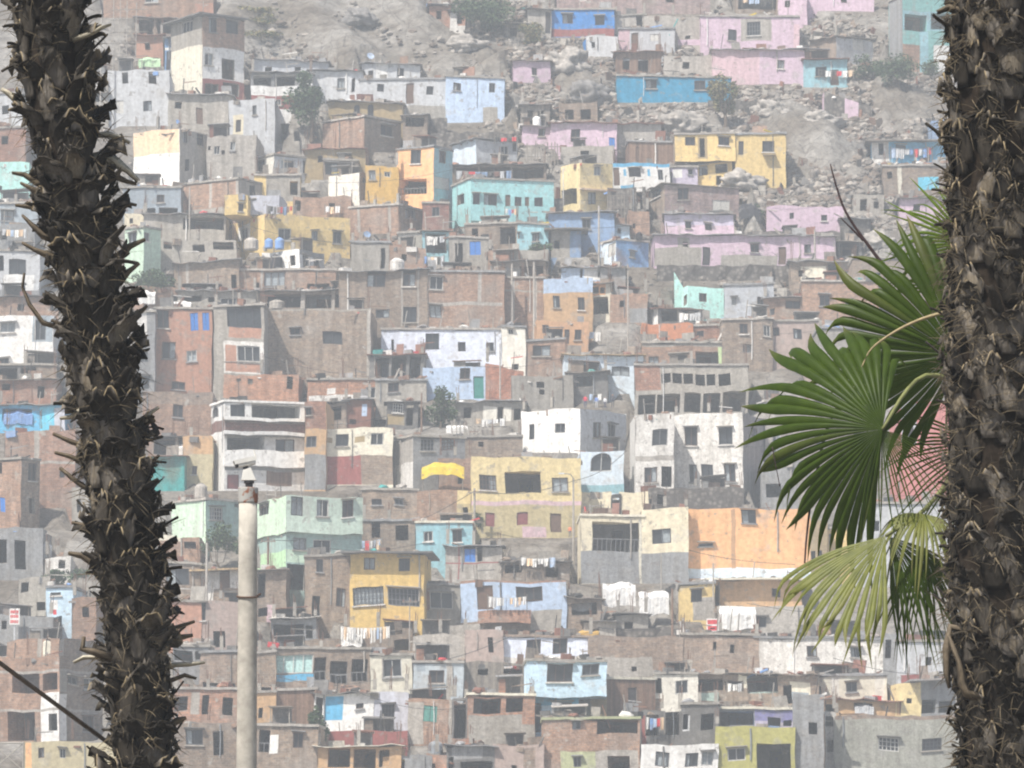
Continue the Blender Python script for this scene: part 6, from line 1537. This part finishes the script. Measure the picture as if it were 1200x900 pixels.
def housing(name, xs, rw, rh, z, mat):
    mb = MB(); n = 12
    for x, s in xs:
        for j in range(n):
            an = 6.2832*j/n; mb.v.append(tuple(A @ Vector((x*kc, rw*kc*s*math.copysign(abs(math.cos(an))**.6, math.cos(an)), (z + rh*s*math.copysign(abs(math.sin(an))**.6, math.sin(an)))*kc))))
    for i in range(len(xs)-1):
        for j in range(n): mb.f.append([i*n+j, i*n+(j+1)%n, (i+1)*n+(j+1)%n, (i+1)*n+j]); mb.m.append(mb.mi(mat))
    mb.f.append([j for j in range(n)][::-1]); mb.f.append([(len(xs)-1)*n+j for j in range(n)]); mb.m += [0,0]
    return mb.build(name, cam_r)
housing('housing', [(-11,.9),(-10.5,1),(9,1),(10,.85)], 4.6, 4.4, 0, cam_w)
housing('lens_hood', [(-14,.95),(-11.1,.88)], 4.6, 4.4, 0, cam_d)
mb = MB()
for a, b in (((-15,-5.4,4.7),(12,5.4,5.3)), ((-15,-5.4,.2),(12,-5.0,4.7)), ((-15,5.0,.2),(12,5.4,4.7))): mb.box(tuple(q*kc for q in a), tuple(q*kc for q in b), cam_w, A)
mb.build('sunshield', cam_r)
mb = MB(); mb.tube([A @ Vector((10*kc,0,1*kc)), A @ Vector((12*kc,0,6*kc)), A @ Vector((12*kc,0,13*kc))], .012, cam_w, 6); mb.build('antenna', cam_r)

# ---- guy cable across the lower corner
a = at(-30, 755, 33.5); b = at(190, 917, 36.0)
d = b - a; end = a + d * (a.z / -d.z) if d.z < 0 else b
mb = MB(); mb.tube([-d*4, (0,0,0), d, end - a], .0165, plain('guy_cable', (.10,.075,.055), .6, 0, .4, 30), 8)
o = mb.build('guy_cable'); o.location = a; tag(o, 'dark slanting guy cable passing behind the shaggy trunk near the bottom', 'cable')
# ---- wire lattice gate at the lower corner
Yg = gy(905) - 2.5; pg = at(-6, 905, Yg); kg = 1/ppm(Yg); g = empty('lattice_gate', pg, 'rusty lattice gate with crossed bars at the lowest corner', 'gate')
gm = plain('gate_metal', (.30,.27,.22), .6)
mb = MB()
for q in (((-4,-12),(-4,36)),((33,-12),(33,36)),((-4,34),(33,34)),((-4,2),(33,2))): mb.tube([(q[0][0]*kg,0,q[0][1]*kg),(q[1][0]*kg,0,q[1][1]*kg)], .05, gm, 6)
mb.build('frame', g)
for q in (((-4,2),(33,34)),((33,2),(-4,34))):
    mb = MB(); mb.tube([(q[0][0]*kg,.06,q[0][1]*kg),(q[1][0]*kg,.06,q[1][1]*kg)], .035, gm, 6); mb.build('cross_bar', g)

# ================================================================== air, light, camera
bm_ = bpy.data.meshes.new('haze')
x0,x1,y0,y1,z0,z1 = -3100,3100,-3100,3100,-1.0,160
bm_.from_pydata([(x0,y0,z0),(x1,y0,z0),(x1,y1,z0),(x0,y1,z0),(x0,y0,z1),(x1,y0,z1),(x1,y1,z1),(x0,y1,z1)],[],[(0,3,2,1),(4,5,6,7),(0,1,5,4),(1,2,6,5),(2,3,7,6),(3,0,4,7)])
hz = link(bpy.data.objects.new('haze', bm_)); hz['kind'] = 'stuff'
hm = bpy.data.materials.new('air_haze'); hm.use_nodes = True; nt = hm.node_tree
nt.nodes.remove(nt.nodes['Principled BSDF'])
pv = nd(nt, 'ShaderNodeVolumePrincipled'); pv.inputs['Color'].default_value = (.88,.945,1.0,1); pv.inputs['Density'].default_value = HAZE; pv.inputs['Anisotropy'].default_value = .0
nt.links.new(pv.outputs[0], nt.nodes['Material Output'].inputs['Volume']); bm_.materials.append(hm)

SUN = Vector((-.38, -.42, .83)).normalized()
w = bpy.data.worlds.new('World'); scene.world = w; w.use_nodes = True; nt = w.node_tree
sky = nt.nodes.new('ShaderNodeTexSky'); sky.sky_type = 'NISHITA'; sky.sun_disc = False
sky.sun_elevation = math.asin(SUN.z); sky.sun_rotation = math.atan2(SUN.x, SUN.y); sky.air_density = 1.0; sky.dust_density = 3.0
nt.links.new(sky.outputs[0], nt.nodes['Background'].inputs[0]); nt.nodes['Background'].inputs[1].default_value = .105
sl = bpy.data.lights.new('sun', 'SUN'); sl.energy = 5.0; sl.angle = math.radians(.5); sl.color = (1, .965, .915)
so = link(bpy.data.objects.new('sun', sl)); so.rotation_euler = SUN.to_track_quat('Z', 'Y').to_euler(); so.location = (0, 0, 150)
cd = bpy.data.cameras.new('camera'); cd.angle = HF; cd.clip_end = 6000; cd.clip_start = .5
co_ = link(bpy.data.objects.new('camera', cd)); co_.location = CAM; co_.rotation_euler = (math.pi/2 + PITCH, 0, 0); scene.camera = co_
vs = scene.view_settings; vs.view_transform = 'Standard'; vs.look = 'None'; vs.exposure = EXPO; vs.gamma = 1; vs.use_curve_mapping = False
cy = scene.cycles
cy.use_denoising = True; cy.max_bounces = 5; cy.diffuse_bounces = 3; cy.glossy_bounces = 2; cy.transmission_bounces = 3; cy.transparent_max_bounces = 6; cy.volume_bounces = 1
try: cy.denoiser = 'OPENIMAGEDENOISE'
except Exception: pass
cy.filter_width = 2.1
